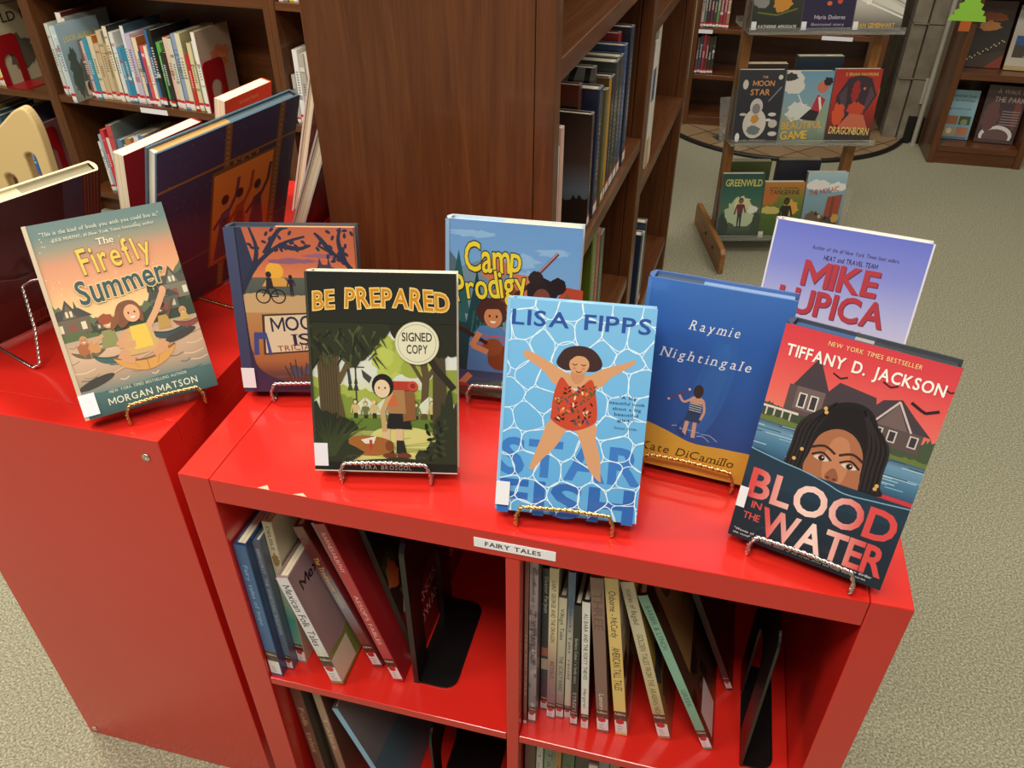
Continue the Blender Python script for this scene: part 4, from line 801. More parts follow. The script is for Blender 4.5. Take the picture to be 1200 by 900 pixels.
def darkb(A):
    A.grad(0, 0, 1, A.a, [(0, '3a1a12'), (.4, '2a100c'), (1, '24100e')]); A.rect(.76, 0, .88, A.a, '3c3a4c'); A.rect(.88, 0, 1, A.a, '5a2c20')
    for i in range(5): A.rect(.895 + i * .02, 0, .90 + i * .02, A.a, '8a5a3a', keep=i > 0)
    A.ridge(0, .74, 0, [.3, .38, .34, .45], '46241a', .02); A.line(spline([(.05, .5), (.3, .56), (.5, .5), (.72, .6)], 6, False), .008, '6a4a34'); barcode(A, .50, .05, .22, .11, '8a4a30')
DK = (-.362, .210, 1.218, -.457, .215, .246, .019)
back_display(*DK, 'dark maroon book showing its back, at the far corner of the left red shelf', '2a100c', '54281c', darkb, edgecol='d8cfa8', pages=[(.55, 'cfc59c'), (1, '8f8468')])
easel('wire easel with its twisted legs in front of the dark maroon book', DK[0] - .004, DK[1] + .001, DK[2], .10, .095, SILVER, TOPZ, top=.058, rise=.095, away=-1, front=.03)
def redp(A):
    A.rect(0, 0, 1, A.a, 'a01620'); A.poly([(.3, 0), (.3, .78), (1, .78), (1, 0)], 'd8b49a'); A.rect(.315, 0, 1, .765, 'c01c28'); A.text('Read Me', .3, .6, A.a - .16, .05, 'e8c8b0'); A.text('C', .55, .74, .92, .17, 'e0a848'); A.text('a novel', .5, .8, .35, .05, 'e8c8b0')
back_display(-.262, .411, 1.42, -.20, .155, .222, .018, 'red paperback with thick cream page edges behind the dark violet book', 'a01620', 'a01620', redp, paper=True)
back_display(-.278, .672, 1.435, -.20, .126, .212, .020, 'small cream-edged paperback with an orange face, rising beyond the dark violet book', 'd8502c', 'c84a2c', lambda A: (A.rect(0, 0, 1, A.a, 'd8482a'), A.text('stories', .3, .7, A.a - .12, .05, 'e8a078')), paper=True)
back_display(-.168, .735, 1.50, -.30, .16, .27, .016, 'tan-brown book behind the plastic-wrapped one by the tall end panel', 'a8836a', '8a6450', lambda A: (A.rect(0, 0, 1, A.a, 'a8836a'), A.blob(.3, .9, .3, .3, '8f6a52', .3, seed=5)))
back_display(-.118, .642, 1.50, -.42, .17, .24, .022, 'dark red book in clear plastic, leaning beside the tall end panel', '6a1c1e', '6a1c1e', lambda A: (A.rect(0, 0, 1, A.a, '6a1c1e'), A.blob(.3, .6, .25, .4, '8a3a34', .3, seed=4)), edgecol='c8c4c0')

# ---------------------------------------------------------------- the eight books standing face out
CV = {'firefly': (-0.0821, 0.0866, 0.7418, 0.5481, 0.1507, 0.2289, 0.026), 'prepared': (0.2306, 0.0465, 0.2058, 0.3522, 0.1550, 0.2169, 0.020), 'star': (0.4321, 0.0243, 0.0899, 0.4201, 0.1437, 0.2168, 0.025),
 'blood': (0.6630, 0.0239, -0.2744, 0.2721, 0.1437, 0.2214, 0.030), 'raymie': (0.5482, 0.1270, -0.1125, 0.1827, 0.1442, 0.2119, 0.026), 'mike': (0.6747, 0.2482, -0.1667, 0.2769, 0.1619, 0.2241, 0.028),
 'moon': (0.0791, 0.1586, 0.2240, 0.2310, 0.1491, 0.2039, 0.028), 'camp': (0.3247, 0.2092, 0.0594, 0.1946, 0.1562, 0.2173, 0.022)}
def show(key, label, front, spine, art, metal=None, elabel=None, back=None, ew=.098, shift=0.0, **kw):
    x, y, yaw, tilt, w, h, t = CV[key]
    book(label, place(x, y, .766 + .0058 + t * sin(tilt), yaw, tilt), w, h, t, front, spine, back=back, art=art, group='books standing face out on the red shelves', **kw)
    if metal:
        top = t / cos(tilt) + (.115 - t * sin(tilt)) * math.tan(tilt) + .004
        easel(elabel, x + shift * cos(yaw), y + shift * sin(yaw), yaw, ew, top + .03, metal, .7665, top=top, rise=.115, front=.004, lip=.028)
def pine(A, x, y, h, c, keep=False): 
    A.poly([(x - .16 * h, y), (x + .16 * h, y), (x + .06 * h, y + .4 * h), (x + .11 * h, y + .4 * h), (x, y + h), (x - .11 * h, y + .4 * h), (x - .06 * h, y + .4 * h)], c, keep)
def house(A, x, y, s, wall, roof, trim):
    A.rect(x - .5 * s, y, x + .5 * s, y + .55 * s, wall); A.poly([(x - .62 * s, y + .5 * s), (x + .62 * s, y + .5 * s), (x + .3 * s, y + .8 * s), (x - .3 * s, y + .8 * s)], roof)
    A.poly([(x - .3 * s, y + .5 * s), (x + .3 * s, y + .5 * s), (x, y + 1.1 * s)], roof); A.poly([(x - .2 * s, y + .52 * s), (x + .2 * s, y + .52 * s), (x, y + .96 * s)], wall)
    for dx in (-.09, .03): A.rect(x + dx * s, y + .56 * s, x + (dx + .07) * s, y + .74 * s, trim, keep=dx > 0)
    for dx in (-.4, .25): A.rect(x + dx * s, y + .12 * s, x + (dx + .14) * s, y + .36 * s, trim, keep=dx > 0)
    A.rect(x - .08 * s, y, x + .08 * s, y + .32 * s, '8a4a38')
def face(A, x, y, r, skin, hair, smile=True):
    A.ell(x, y, r * .82, r, skin)
    for dx in (-.32, .32): A.ell(x + dx * r, y + .1 * r, .09 * r, .13 * r, '2a1a14', keep=dx > 0, n=10)
    A.poly([(x - .06 * r, y - .12 * r), (x + .08 * r, y - .12 * r), (x, y + .06 * r)], mix(skin, '6a3a2a', .3))
    if smile: A.poly([(x - .3 * r, y - .35 * r), (x + .3 * r, y - .35 * r), (x + .15 * r, y - .55 * r), (x - .15 * r, y - .55 * r)], 'f0e6dc')
def boat(A, x, y, w, hull, inner):
    A.poly(spline([(x - w, y + .32 * w), (x - .7 * w, y - .1 * w), (x, y - .34 * w), (x + .7 * w, y - .1 * w), (x + w, y + .32 * w), (x + .5 * w, y + .12 * w), (x, y + .04 * w), (x - .5 * w, y + .12 * w)], 4), hull)
    A.line(spline([(x - w, y + .32 * w), (x - .5 * w, y + .12 * w), (x, y + .04 * w), (x + .5 * w, y + .12 * w), (x + w, y + .32 * w)], 5, False), .035 * w * 2, inner)
    A.line([(x, y + .04 * w), (x, y - .33 * w)], .02 * w, inner); A.line([(x - .45 * w, y + .1 * w), (x - .3 * w, y - .2 * w)], .012 * w, inner); A.line([(x + .45 * w, y + .1 * w), (x + .3 * w, y - .2 * w)], .012 * w, inner)

def a_lake(A):
    a = A.a; V = lambda v: v * a
    A.grad(0, 0, 1, a, [(0, '34504f'), (.10, '4b6c6a'), (.17, '7d8a78'), (.26, 'c2a283'), (.42, 'c9a888'), (.5, 'e6c98c'), (.58, 'e8bd82'), (.68, 'dd9e72'), (.78, 'cf8e68'), (.86, '8f8a72'), (.93, '607a74'), (1, '567370')])
    for i in range(26): A.ell(rnd.uniform(.03, .97), V(rnd.uniform(.62, .93)), .004, .004, 'f2dfc0', keep=i > 0, n=6)
    A.ridge(0, 1, V(.40), [V(.60), V(.56), V(.53), V(.49), V(.47), V(.475), V(.50), V(.53), V(.57), V(.63), V(.70)], '5c6a4c', .02, 44, 2)
    A.ridge(0, 1, V(.40), [V(.55), V(.52), V(.48), V(.45), V(.44), V(.445), V(.46), V(.50), V(.53), V(.60), V(.66)], '36432f', .022, 60, 4)
    for i in range(16): pine(A, rnd.choice((rnd.uniform(0, .3), rnd.uniform(.72, 1))), V(.46 + rnd.uniform(-.03, .05)), rnd.uniform(.12, .2), ('2f3c2c', '445238')[i % 2])
    house(A, .12, V(.43), .25, '6a5c48', '43403a', 'd8cfae'); house(A, .90, V(.50), .24, '7a7660', '4e4c44', 'd8d2b8'); house(A, .80, V(.45), .2, '5c5e50', '454640', 'c8c4a8'); house(A, .33, V(.43), .1, '6a5c48', '3c3a34', 'd0c8a8')
    A.ridge(0, .42, V(.34), [V(.42), V(.45), V(.43), V(.41), V(.39)], '56663e', .008)
    A.grad(0, V(.12), 1, V(.40), [(0, '6f8078'), (.3, 'b79a7e'), (.7, 'cfae8e'), (1, 'b89c80')])
    r = random.Random(5)
    for i in range(30):
        x, y = r.uniform(0, .9), V(r.uniform(.12, .38)); L = r.uniform(.05, .16)
        A.line(spline([(x, y), (x + L * .5, y - .012), (x + L, y + .004)], 4, False), .007, ('4a5f5c', '8f7f6a', 'e2c6a2')[i % 3], keep=i > 0)
    boat(A, .18, V(.325), .13, '6a5a40', 'c8b080'); A.blob(.15, V(.355), .05, .05, 'a8643a', .2, seed=2); A.blob(.22, V(.35), .04, .05, 'c89058', .2, seed=3); face(A, .16, V(.395), .035, 'c08a5e', '4a2a1c')
    boat(A, .33, V(.275), .14, '3f625c', '2c4844'); A.poly([(.27, V(.33)), (.4, V(.33)), (.39, V(.42)), (.3, V(.42))], '8a8a54'); A.line([(.3, V(.40)), (.22, V(.37))], .025, 'cf9a70'); face(A, .36, V(.455), .045, 'd8a27a', 'a04a24'); A.blob(.355, V(.475), .055, .04, '9a4a28', .15, seed=4)
    boat(A, .77, V(.335), .15, '3c4c4c', '283838'); A.poly([(.70, V(.36)), (.80, V(.36)), (.79, V(.43)), (.72, V(.43))], 'b8924a'); face(A, .75, V(.465), .04, '6f4630', '2a1c14'); A.blob(.75, V(.485), .042, .03, '2c1c14', .15, seed=6); A.line([(.79, V(.42)), (.86, V(.50))], .02, '6f4630')
    boat(A, .93, V(.365), .11, '8a4a3c', '6a342c'); face(A, .91, V(.43), .035, 'd0986c', '6a3a20'); A.poly([(.87, V(.38)), (.95, V(.38)), (.93, V(.42)), (.89, V(.42))], 'c8a85a')
    A.line([(.06, V(.155)), (.88, V(.315))], .014, 'c8a888'); A.ell(.16, V(.175), .14, .032, '3f3a34', .24); A.ell(.84, V(.31), .13, .032, '403c36', .24)
    boat(A, .55, V(.225), .23, 'd09a50', '8a5a2c')
    A.poly(spline([(.40, V(.27)), (.70, V(.27)), (.66, V(.33)), (.64, V(.40)), (.47, V(.40)), (.44, V(.33))], 4), 'caa66a'); A.poly([(.49, V(.29)), (.63, V(.29)), (.62, V(.41)), (.50, V(.41))], 'e2c04e')
    A.line([(.48, V(.39)), (.39, V(.33)), (.50, V(.32))], .05, 'd09a70'); A.line([(.63, V(.39)), (.72, V(.46)), (.80, V(.54))], .048, 'd8a278'); A.ell(.81, V(.555), .025, .035, 'd8a278')
    A.line([(.43, V(.30)), (.38, V(.26)), (.46, V(.24))], .06, 'cf986c'); A.line([(.67, V(.30)), (.72, V(.27)), (.62, V(.25))], .06, 'cf986c')
    A.poly(spline([(.45, V(.41)), (.42, V(.47)), (.47, V(.535)), (.57, V(.54)), (.62, V(.49)), (.61, V(.42)), (.55, V(.45))], 5), '7a4a2c'); A.poly(spline([(.46, V(.50)), (.39, V(.46)), (.37, V(.41)), (.43, V(.44))], 4), '84502e')
    face(A, .545, V(.475), .07, 'dca57c', '7a4a2c')
    A.poly([(0, 0), (1, 0), (1, V(.12)), (.6, V(.13)), (.3, V(.11)), (0, V(.135))], '4a6a68')
    A.grad(0, 0, 1, V(.11), [(0, '34504f'), (1, '4a6a68')])
    A.text('"This is the kind of book you wish you could live in."', .10, .95, V(.935), .028, 'dcd8c0', serif=True, sp=.12); A.text('-JULIE MURPHY, #1 New York Times bestselling author', .16, .9, V(.90), .022, 'dcd8c0', serif=True, sp=.14)
    A.text('The', .46, .58, V(.845), .05, 'f2e2c0', serif=True)
    A.text('Firefly', .31, .82, V(.715), .185, 'e8be4a', bold=.018, sp=.16, jit=.06, outline=('5a4424', .028), seed=5, hj=.12, y1=V(.735))
    A.text('Summer', .23, .87, V(.565), .18, '2f4f50', bold=.035, sp=.13, jit=.07, outline=('e8c890', .05), seed=9, hj=.1, y1=V(.60))
    A.text('NEW YORK TIMES BESTSELLING AUTHOR', .22, .80, V(.105), .022, 'd8d4b8', sp=.16); A.text('MORGAN MATSON', .20, .86, V(.045), .052, 'e6e2c6', sp=.16, bold=.008)
    A.rect(0, .0, .03, a, 'c8b698')

def a_island(A):
    a = A.a; V = lambda v: v * a
    A.grad(0, 0, 1, a, [(0, '4a3038'), (.12, '6a3f38'), (.2, 'a8683c'), (.45, 'b8844e'), (.6, 'bd9560'), (.61, '4f5850'), (.71, '5c6258'), (.715, 'd88458'), (.8, 'cc704c'), (1, 'bf6648')])
    A.ell(.36, V(.75), .07, .07, 'ecb240'); A.poly([(.25, V(.66)), (.48, V(.66)), (.43, V(.71)), (.3, V(.71))], 'd8a048')
    A.blob(.5, V(.81), .2, .02, '8f5f7a', .3, seed=2); A.blob(.75, V(.84), .14, .018, '9a6478', .3, seed=3)
    A.poly([(.62, V(.71)), (.62, V(.755)), (.7, V(.775)), (.72, V(.83)), (.74, V(.79)), (.78, V(.79)), (.79, V(.83)), (.81, V(.78)), (.9, V(.75)), (1, V(.74)), (1, V(.71))], '4a3c50')
    A.ridge(0, 1, V(.5), [V(.60), V(.625), V(.60), V(.61), V(.62), V(.60)], 'c8a878', .006)
    A.poly([(0, 0), (.14, 0), (.1, V(.3)), (.09, V(.6)), (.2, V(.8)), (.14, a), (0, a)], '2f3650')
    for pts in ([(.08, .62), (.22, .78), (.42, .9), (.62, .95)], [(.2, .76), (.24, .88), (.2, 1)], [(.3, .85), (.42, .98), (.5, 1)], [(.42, .9), (.56, .88), (.66, .9)], [(1, .72), (.9, .82), (.72, .9)], [(.92, .8), (.88, .92), (.9, 1)], [(.83, .85), (.74, .94), (.7, .97)]):
        A.line(spline([(x, V(y)) for x, y in pts], 4, False), .045, '2c3148', taper=.35)
    r = random.Random(6)
    for i in range(46):
        x, y = (r.uniform(.18, .66), r.uniform(.86, .99)) if i % 2 else (r.uniform(.7, .99), r.uniform(.8, .99)); A.ell(x, V(y), .022, .012, '30324a', r.uniform(0, 3), keep=i > 0, n=8)
    for x in (.25, .37):
        for k in range(16): t0, t1 = 2 * pi * k / 16, 2 * pi * (k + 1) / 16; A.line([(x + .055 * cos(t0), V(.60) + .055 * sin(t0)), (x + .055 * cos(t1), V(.60) + .055 * sin(t1))], .01, '231c24', keep=k > 0)
    A.line([(.25, V(.60)), (.29, V(.65)), (.35, V(.65)), (.37, V(.60)), (.31, V(.60)), (.29, V(.65))], .009, '231c24'); A.poly([(.28, V(.65)), (.34, V(.65)), (.33, V(.71)), (.29, V(.71))], '2c2430'); A.ell(.31, V(.73), .022, .025, '2c2430'); figure(A, .48, V(.6), .18, '2c2430', '2c2430', '2c2430', '2c2430')
    A.rect(.60, 0, .69, V(.6), '54406c'); A.poly([(.2, V(.24)), (1, V(.29)), (.98, V(.52)), (.22, V(.49))], '4a3428'); A.poly([(.22, V(.25)), (.99, V(.30)), (.97, V(.51)), (.24, V(.48))], 'dccba8')
    A.poly([(.12, V(.24)), (.16, V(.24)), (.17, V(.34)), (.23, V(.34)), (.24, V(.24)), (.27, V(.24)), (.25, V(.34)), (.24, V(.38)), (.14, V(.38))], '3f4a8a')
    A.text('MOON', .30, .74, V(.385), .115, '2a2a44', bold=.02, serif=True, y1=V(.41), jit=.05); A.text('ISLE', .46, .82, V(.30), .095, '2a2a44', bold=.02, serif=True, y1=V(.325), jit=.05); A.text('TRICIA SPRING', .32, .92, V(.262), .045, '8a3a28', sp=.16, bold=.01, y1=V(.30))
    A.poly(spline([(.1, V(.28)), (.14, V(.16)), (.3, V(.08)), (.6, V(.05)), (1, V(.06)), (1, 0), (0, 0), (0, V(.3))], 4), '3c2a48')
    A.ell(.45, V(.14), .06, .04, '4a4a5c', -.6); A.ell(.57, V(.15), .06, .045, '54506a', .5)
    for i in range(9): A.line([(.4 + i * .03, V(.09)), (.36 + i * .045, V(.17 + (i % 3) * .02))], .008, '3a3428', keep=i > 0)
    A.grad(0, 0, .085, a, [(0, '3c3a5c'), (1, '465070')]); A.rect(.085, 0, .092, a, '2a2a3c')

def a_woods(A):
    a = A.a; V = lambda v: v * a; r = random.Random(11)
    A.grad(0, 0, 1, a, [(0, '24271a'), (.3, 'c6cf72'), (.5, 'd8dccf'), (1, 'dfe2dd')])
    A.ridge(0, 1, V(.3), [V(.50), V(.46), V(.44), V(.42), V(.41), V(.43), V(.45), V(.47)], 'a3b04c', .014, 40, 3)
    A.ridge(0, 1, V(.25), [V(.44), V(.42), V(.38), V(.36), V(.36), V(.38), V(.41), V(.42)], '7f9038', .012, 40, 5)
    for x in (.27, .31): pine(A, x, V(.42), .12, '3c4a2c')
    for i in range(16): A.blob(.48 + r.uniform(0, .38), V(.60 + r.uniform(-.07, .07)), .085, .075, ('aebb50', 'b9c65c', '9aa844')[i % 3], .2, seed=i, n=16)
    for i in range(6): A.blob(.87 + r.uniform(-.06, .1), V(.46 + r.uniform(-.04, .04)), .08, .06, '8f9c40', .2, seed=i + 40, n=14)
    A.line([(.77, V(.28)), (.79, V(.5)), (.76, V(.62))], .05, '5a4c30'); A.line([(.79, V(.48)), (.88, V(.58))], .03, '5a4c30'); A.line([(.78, V(.46)), (.68, V(.58))], .025, '5a4c30')
    for x, y in ((.06, .31), (.36, .30), (.50, .30), (.80, .31), (.9, .31)): A.poly([(x - .08, V(y)), (x + .1, V(y)), (x + .08, V(y + .05)), (x + .01, V(y + .09)), (x - .05, V(y + .05))], 'd4dac0'); A.line([(x + .01, V(y + .09)), (x + .01, V(y))], .006, '8f9880')
    A.line([(.31, V(.30)), (.31, V(.56))], .01, '3a3a30'); A.line([(.25, V(.54)), (.37, V(.54))], .007, '3a3a30'); A.poly([(.25, V(.545)), (.27, V(.53)), (.28, V(.47)), (.26, V(.45))], '3c3c44'); A.poly([(.35, V(.53)), (.42, V(.49)), (.40, V(.46)), (.36, V(.49))], '44403c')
    for i, x in enumerate((.17, .30, .37, .43, .72, .83)):
        y = .235 + .01 * (i % 2); figure(A, x, V(y), .19, 'd8c49a', ('6a7040', 'c8b478')[i % 2], '2c2c22', ('c8a04a', '2c241c', '8a6a34')[i % 3])
    A.poly([(.08, V(.22)), (.95, V(.22)), (1, V(.25)), (1, V(.28)), (0, V(.28))], '5f7a30')
    A.poly(spline([(.2, V(.06)), (.34, V(.14)), (.44, V(.22)), (.6, V(.24)), (.8, V(.22)), (.86, V(.14)), (.8, V(.05))], 5), 'd2cd7e')
    for i in range(16): A.line([(r.uniform(.3, .6), V(r.uniform(.06, .2))), (r.uniform(.6, .85), V(r.uniform(.06, .2)))], .006, '9aa052', keep=i > 0)
    A.poly([(.06, V(.2)), (.05, V(.62)), (.2, V(.64)), (.2, V(.4)), (.25, V(.2))], '584a30'); A.line([(.19, V(.46)), (.26, V(.56)), (.27, V(.62))], .035, '5f5034'); A.line([(.2, V(.50)), (.36, V(.60))], .02, '5f5034')
    for i in range(7): A.line([(.075 + i * .018, V(.22)), (.07 + i * .018, V(.6))], .005, '3c3220', keep=i > 0)
    A.poly([(.83, V(.2)), (.84, V(.62)), (.92, V(.62)), (.94, V(.2))], '4a3f2a'); A.line([(.98, V(.44)), (.86, V(.54)), (.78, V(.64))], .045, '2c281c')
    A.ridge(0, .62, a, [V(.52), V(.62), V(.60), V(.55), V(.62), V(.70), V(.80)], '2d301f', .03, 34, 7) ; A.ridge(.48, 1, a, [V(.80), V(.70), V(.66), V(.62), V(.60), V(.62)], '262719', .03, 26, 8)
    for i in range(46):
        x, y = r.uniform(0, .5), V(r.uniform(.58, .75)); A.line([(x, y), (x + r.uniform(-.06, .08), y - r.uniform(.04, .1))], .016, ('4a5430', '3a4228', '1f2118')[i % 3], taper=.2)
    A.grad(0, V(.76), 1, a, [(0, '23251b'), (1, '1c1d18')])
    # a scout bending over a duffel bag
    A.line([(.50, V(.10)), (.515, V(.26))], .05, 'd8b890'); A.line([(.60, V(.10)), (.60, V(.26))], .05, 'd8b890'); A.poly([(.475, V(.10)), (.56, V(.10)), (.55, V(.16)), (.49, V(.16))], '24261f'); A.poly([(.575, V(.10)), (.65, V(.10)), (.63, V(.17)), (.58, V(.17))], '24261f')
    A.ell(.53, V(.09), .05, .022, '6a3420'); A.ell(.63, V(.09), .05, .022, '6a3420')
    A.poly([(.51, V(.23)), (.69, V(.23)), (.66, V(.34)), (.54, V(.34))], '1e1e1c'); A.poly([(.63, V(.27)), (.72, V(.28)), (.71, V(.42)), (.62, V(.43))], '8a5a34'); A.poly([(.52, V(.31)), (.65, V(.31)), (.64, V(.44)), (.54, V(.44))], 'a87d50')
    A.poly([(.56, V(.43)), (.70, V(.43)), (.70, V(.475)), (.56, V(.475))], 'b03828'); A.ell(.70, V(.452), .035, .035, 'c8452f'); A.ell(.70, V(.452), .018, .018, '8a2c20')
    A.line([(.55, V(.42)), (.49, V(.32)), (.50, V(.22))], .035, 'c0a070'); A.ell(.495, V(.45), .075, .085, '1c1a16'); face(A, .49, V(.435), .065, 'e2c8a4', '1c1a16', smile=False)
    A.poly([(.52, V(.35)), (.57, V(.42)), (.6, V(.35))], 'c8683a')
    A.poly(spline([(.24, V(.14)), (.28, V(.185)), (.42, V(.19)), (.54, V(.165)), (.55, V(.115)), (.44, V(.09)), (.30, V(.095))], 5), 'a0622c'); A.ell(.53, V(.14), .03, .04, '7a4420'); A.poly([(.33, V(.17)), (.44, V(.19)), (.42, V(.15)), (.36, V(.15))], 'e0dccc'); A.line([(.4, V(.17)), (.40, V(.12))], .02, 'b83c2c')
    # dark undergrowth
    for x, y, rx, ry in ((.05, .2, .14, .14), (.12, .08, .2, .1), (.95, .2, .1, .2), (.9, .07, .16, .1), (.55, .02, .4, .05), (.2, .24, .1, .05)): A.blob(x, V(y), rx, V(ry), ('262b1b', '2c321f')[int(x * 10) % 2], .25, seed=int(x * 99), n=26)
    for i in range(16): A.line(spline([(.1 + .02 * (i % 3), V(.08)), (.06 + i * .012, V(.18)), (.0 + i * .025, V(.24 + .02 * (i % 3)))], 3, False), .014, '3a4526', taper=.2, keep=i > 0)
    for i in range(24): t = i / 24; A.ell(.80 + .14 * (i % 4) / 4 + r.uniform(-.02, .02), V(.08 + .2 * t), .024, .012, ('1a1c14', '3a4226')[i % 2], r.uniform(0, 3), keep=i > 0, n=8)
    A.rect(0, 0, 1, V(.05), '1b1c17'); A.text('VERA BROSGOL', .32, .68, V(.014), .03, 'd8d4c8', sp=.2)
    A.text('BE PREPARED', .05, .95, V(.815), .125, 'dca238', bold=.045, jit=.07, sp=.13, outline=('f2dc98', .055), seed=4, arc=.03, hj=.08)
    A.text('BE PREPARED', .055, .945, V(.818), .118, 'c8861e', bold=-.005, jit=.07, sp=.13, seed=4, arc=.03, hj=.08)
    A.ell(.735, V(.665), .148, .148, 'c8c6a4', n=40); A.ell(.735, V(.665), .142, .142, 'e2dfc2', n=40); A.ell(.735, V(.665), .130, .130, '77765c', n=40); A.ell(.735, V(.665), .127, .127, 'dedbbd', n=40)
    A.text('SIGNED', .635, .835, V(.675), .058, '37362b', bold=.03, sp=.12); A.text('COPY', .665, .805, V(.615), .058, '37362b', bold=.03, sp=.12)
    A.rect(0, V(.02), .018, a, '3a3c30'); A.line([(0, .004), (1, .004)], .008, 'd8d4c4')

def a_music(A):
    a = A.a; V = lambda v: v * a
    A.grad(0, 0, 1, a, [(0, '5f8fb8'), (.5, '7fb2de'), (.8, '74a8dc'), (1, '6a9cd4')])
    for x, y, rx, ry in ((.55, .8, .14, .04), (.62, .72, .1, .03), (.2, .93, .16, .02), (.8, .86, .12, .02)): A.blob(x, V(y), rx, V(ry), '8fbce4', .3, seed=int(x * 50))
    A.poly([(0, V(.55)), (.0, V(.86)), (.12, V(.75)), (.3, V(.8)), (.45, V(.74)), (.6, V(.62)), (.7, V(.52)), (.85, V(.6)), (.92, V(.64)), (1, V(.56)), (1, V(.3)), (0, V(.3))], '7290a0'); A.poly([(.83, V(.58)), (.92, V(.65)), (.90, V(.5)), (.86, V(.56))], '56707c'); A.poly([(0, V(.86)), (.12, V(.75)), (.04, V(.66)), (0, V(.7))], '566e7c')
    for x, y, hh in ((.1, .25, .82), (.24, .22, .72), (.38, .25, .62), (.0, .2, .7)): pine(A, x, V(y), hh, ('1f4f50', '2a5c5a', '1c4448')[int(x * 10) % 3])
    A.poly([(0, 0), (.5, 0), (.46, V(.3)), (.3, V(.42)), (0, V(.45))], '1c4044')
    for i in range(24): x, y = rnd.uniform(0, .42), V(rnd.uniform(.1, .5)); A.line([(x, y), (x + .012, y + .1)], .01, '2f6a66', keep=i > 0)
    A1 = Art(A.mb, lambda x, y, k, f=A.fn, k0=A.k: f(x + .03, y + .20, k0 + k), a - .20); A, A0 = A1, A
    for x, y in ((.42, .45), (.34, .6), (.52, .52), (.5, .42)): A.blob(x, V(y), .1, .1, ('c87a58', 'b86448')[int(x * 100) % 2], .2, seed=int(x * 99))
    A.poly([(.78, V(.44)), (.88, V(.54)), (1, V(.53)), (1, V(.3)), (.8, V(.3))], 'b8492e'); A.poly([(.82, V(.44)), (.89, V(.51)), (.95, V(.42)), (.94, V(.36)), (.82, V(.36))], '7a5a4a')
    A.line([(.62, V(.56)), (.80, V(.715))], .024, '7c3844'); A.line([(.60, V(.55)), (.80, V(.72))], .006, 'c8b8b0'); A.blob(.47, V(.45), .1, .09, '8a4526', .15, seed=7); A.line([(.50, V(.47)), (.68, V(.58))], .03, '3c2420')
    A.poly([(.52, V(.15)), (.86, V(.15)), (.82, V(.42)), (.70, V(.47)), (.56, V(.43))], '44406c'); A.poly([(.64, V(.3)), (.78, V(.3)), (.8, V(.4)), (.66, V(.4))], '8a3438')
    A.blob(.70, V(.50), .115, .11, '241a1c', .06, seed=2); A.blob(.65, V(.575), .055, .055, '2a1e20', .08, seed=3); A.blob(.815, V(.54), .06, .065, '241a1c', .08, seed=4); face(A, .70, V(.465), .078, '7c4432', '241a1c')
    A.poly([(.14, 0), (.5, 0), (.46, V(.24)), (.40, V(.28)), (.24, V(.28)), (.16, V(.2))], '4f7fb4')
    for i in range(3): A.rect(.2, V(.17 + i * .025), .46, V(.178 + i * .025), 'c8504a', keep=i > 0)
    A.blob(.33, V(.37), .12, .11, '4a2a24', .12, seed=8); face(A, .34, V(.335), .085, 'c8875c', '4a2a24'); A.poly([(.24, V(.36)), (.3, V(.43)), (.42, V(.42)), (.45, V(.36)), (.38, V(.385)), (.3, V(.38))], '4a2a24')
    A.ell(.42, V(.1), .12, .1, '7c3f22', .5); A.ell(.34, V(.16), .08, .07, '8a4a28', .5); A.line([(.3, V(.18)), (.08, V(.26))], .03, '3c2018'); A.line([(.24, V(.24)), (.18, V(.16)), (.3, V(.13))], .045, 'c8875c')
    A0.k += A.k; A = A0
    A.poly([(.1, V(.155)), (.5, V(.155)), (.56, V(.10)), (.3, V(.04)), (.06, V(.08))], '3c4a6c'); A.line([(.2, V(.13)), (.12, V(.06))], .05, 'c8875c'); A.ell(.13, V(.05), .07, .035, 'a83a34'); A.blob(.25, V(.02), .22, .05, '5a3a28', .15, seed=9); A.blob(.6, V(.05), .35, .08, '4a6a5a', .2, seed=10)
    A.text('Camp', .15, .57, V(.735), .20, 'ecd83a', bold=.024, jit=.07, sp=.06, outline=('1c2c34', .05), seed=5, hj=.15, y1=V(.745))
    A.text('Prodigy', .085, .63, V(.56), .19, 'ecd83a', bold=.024, jit=.07, sp=.06, outline=('1c2c34', .05), seed=6, hj=.13, y1=V(.625))
    A.text('a story', .45, .75, V(.085), .04, 'f0e8d0', jit=.1); A.rect(0, 0, .03, a, '8fb4d4')

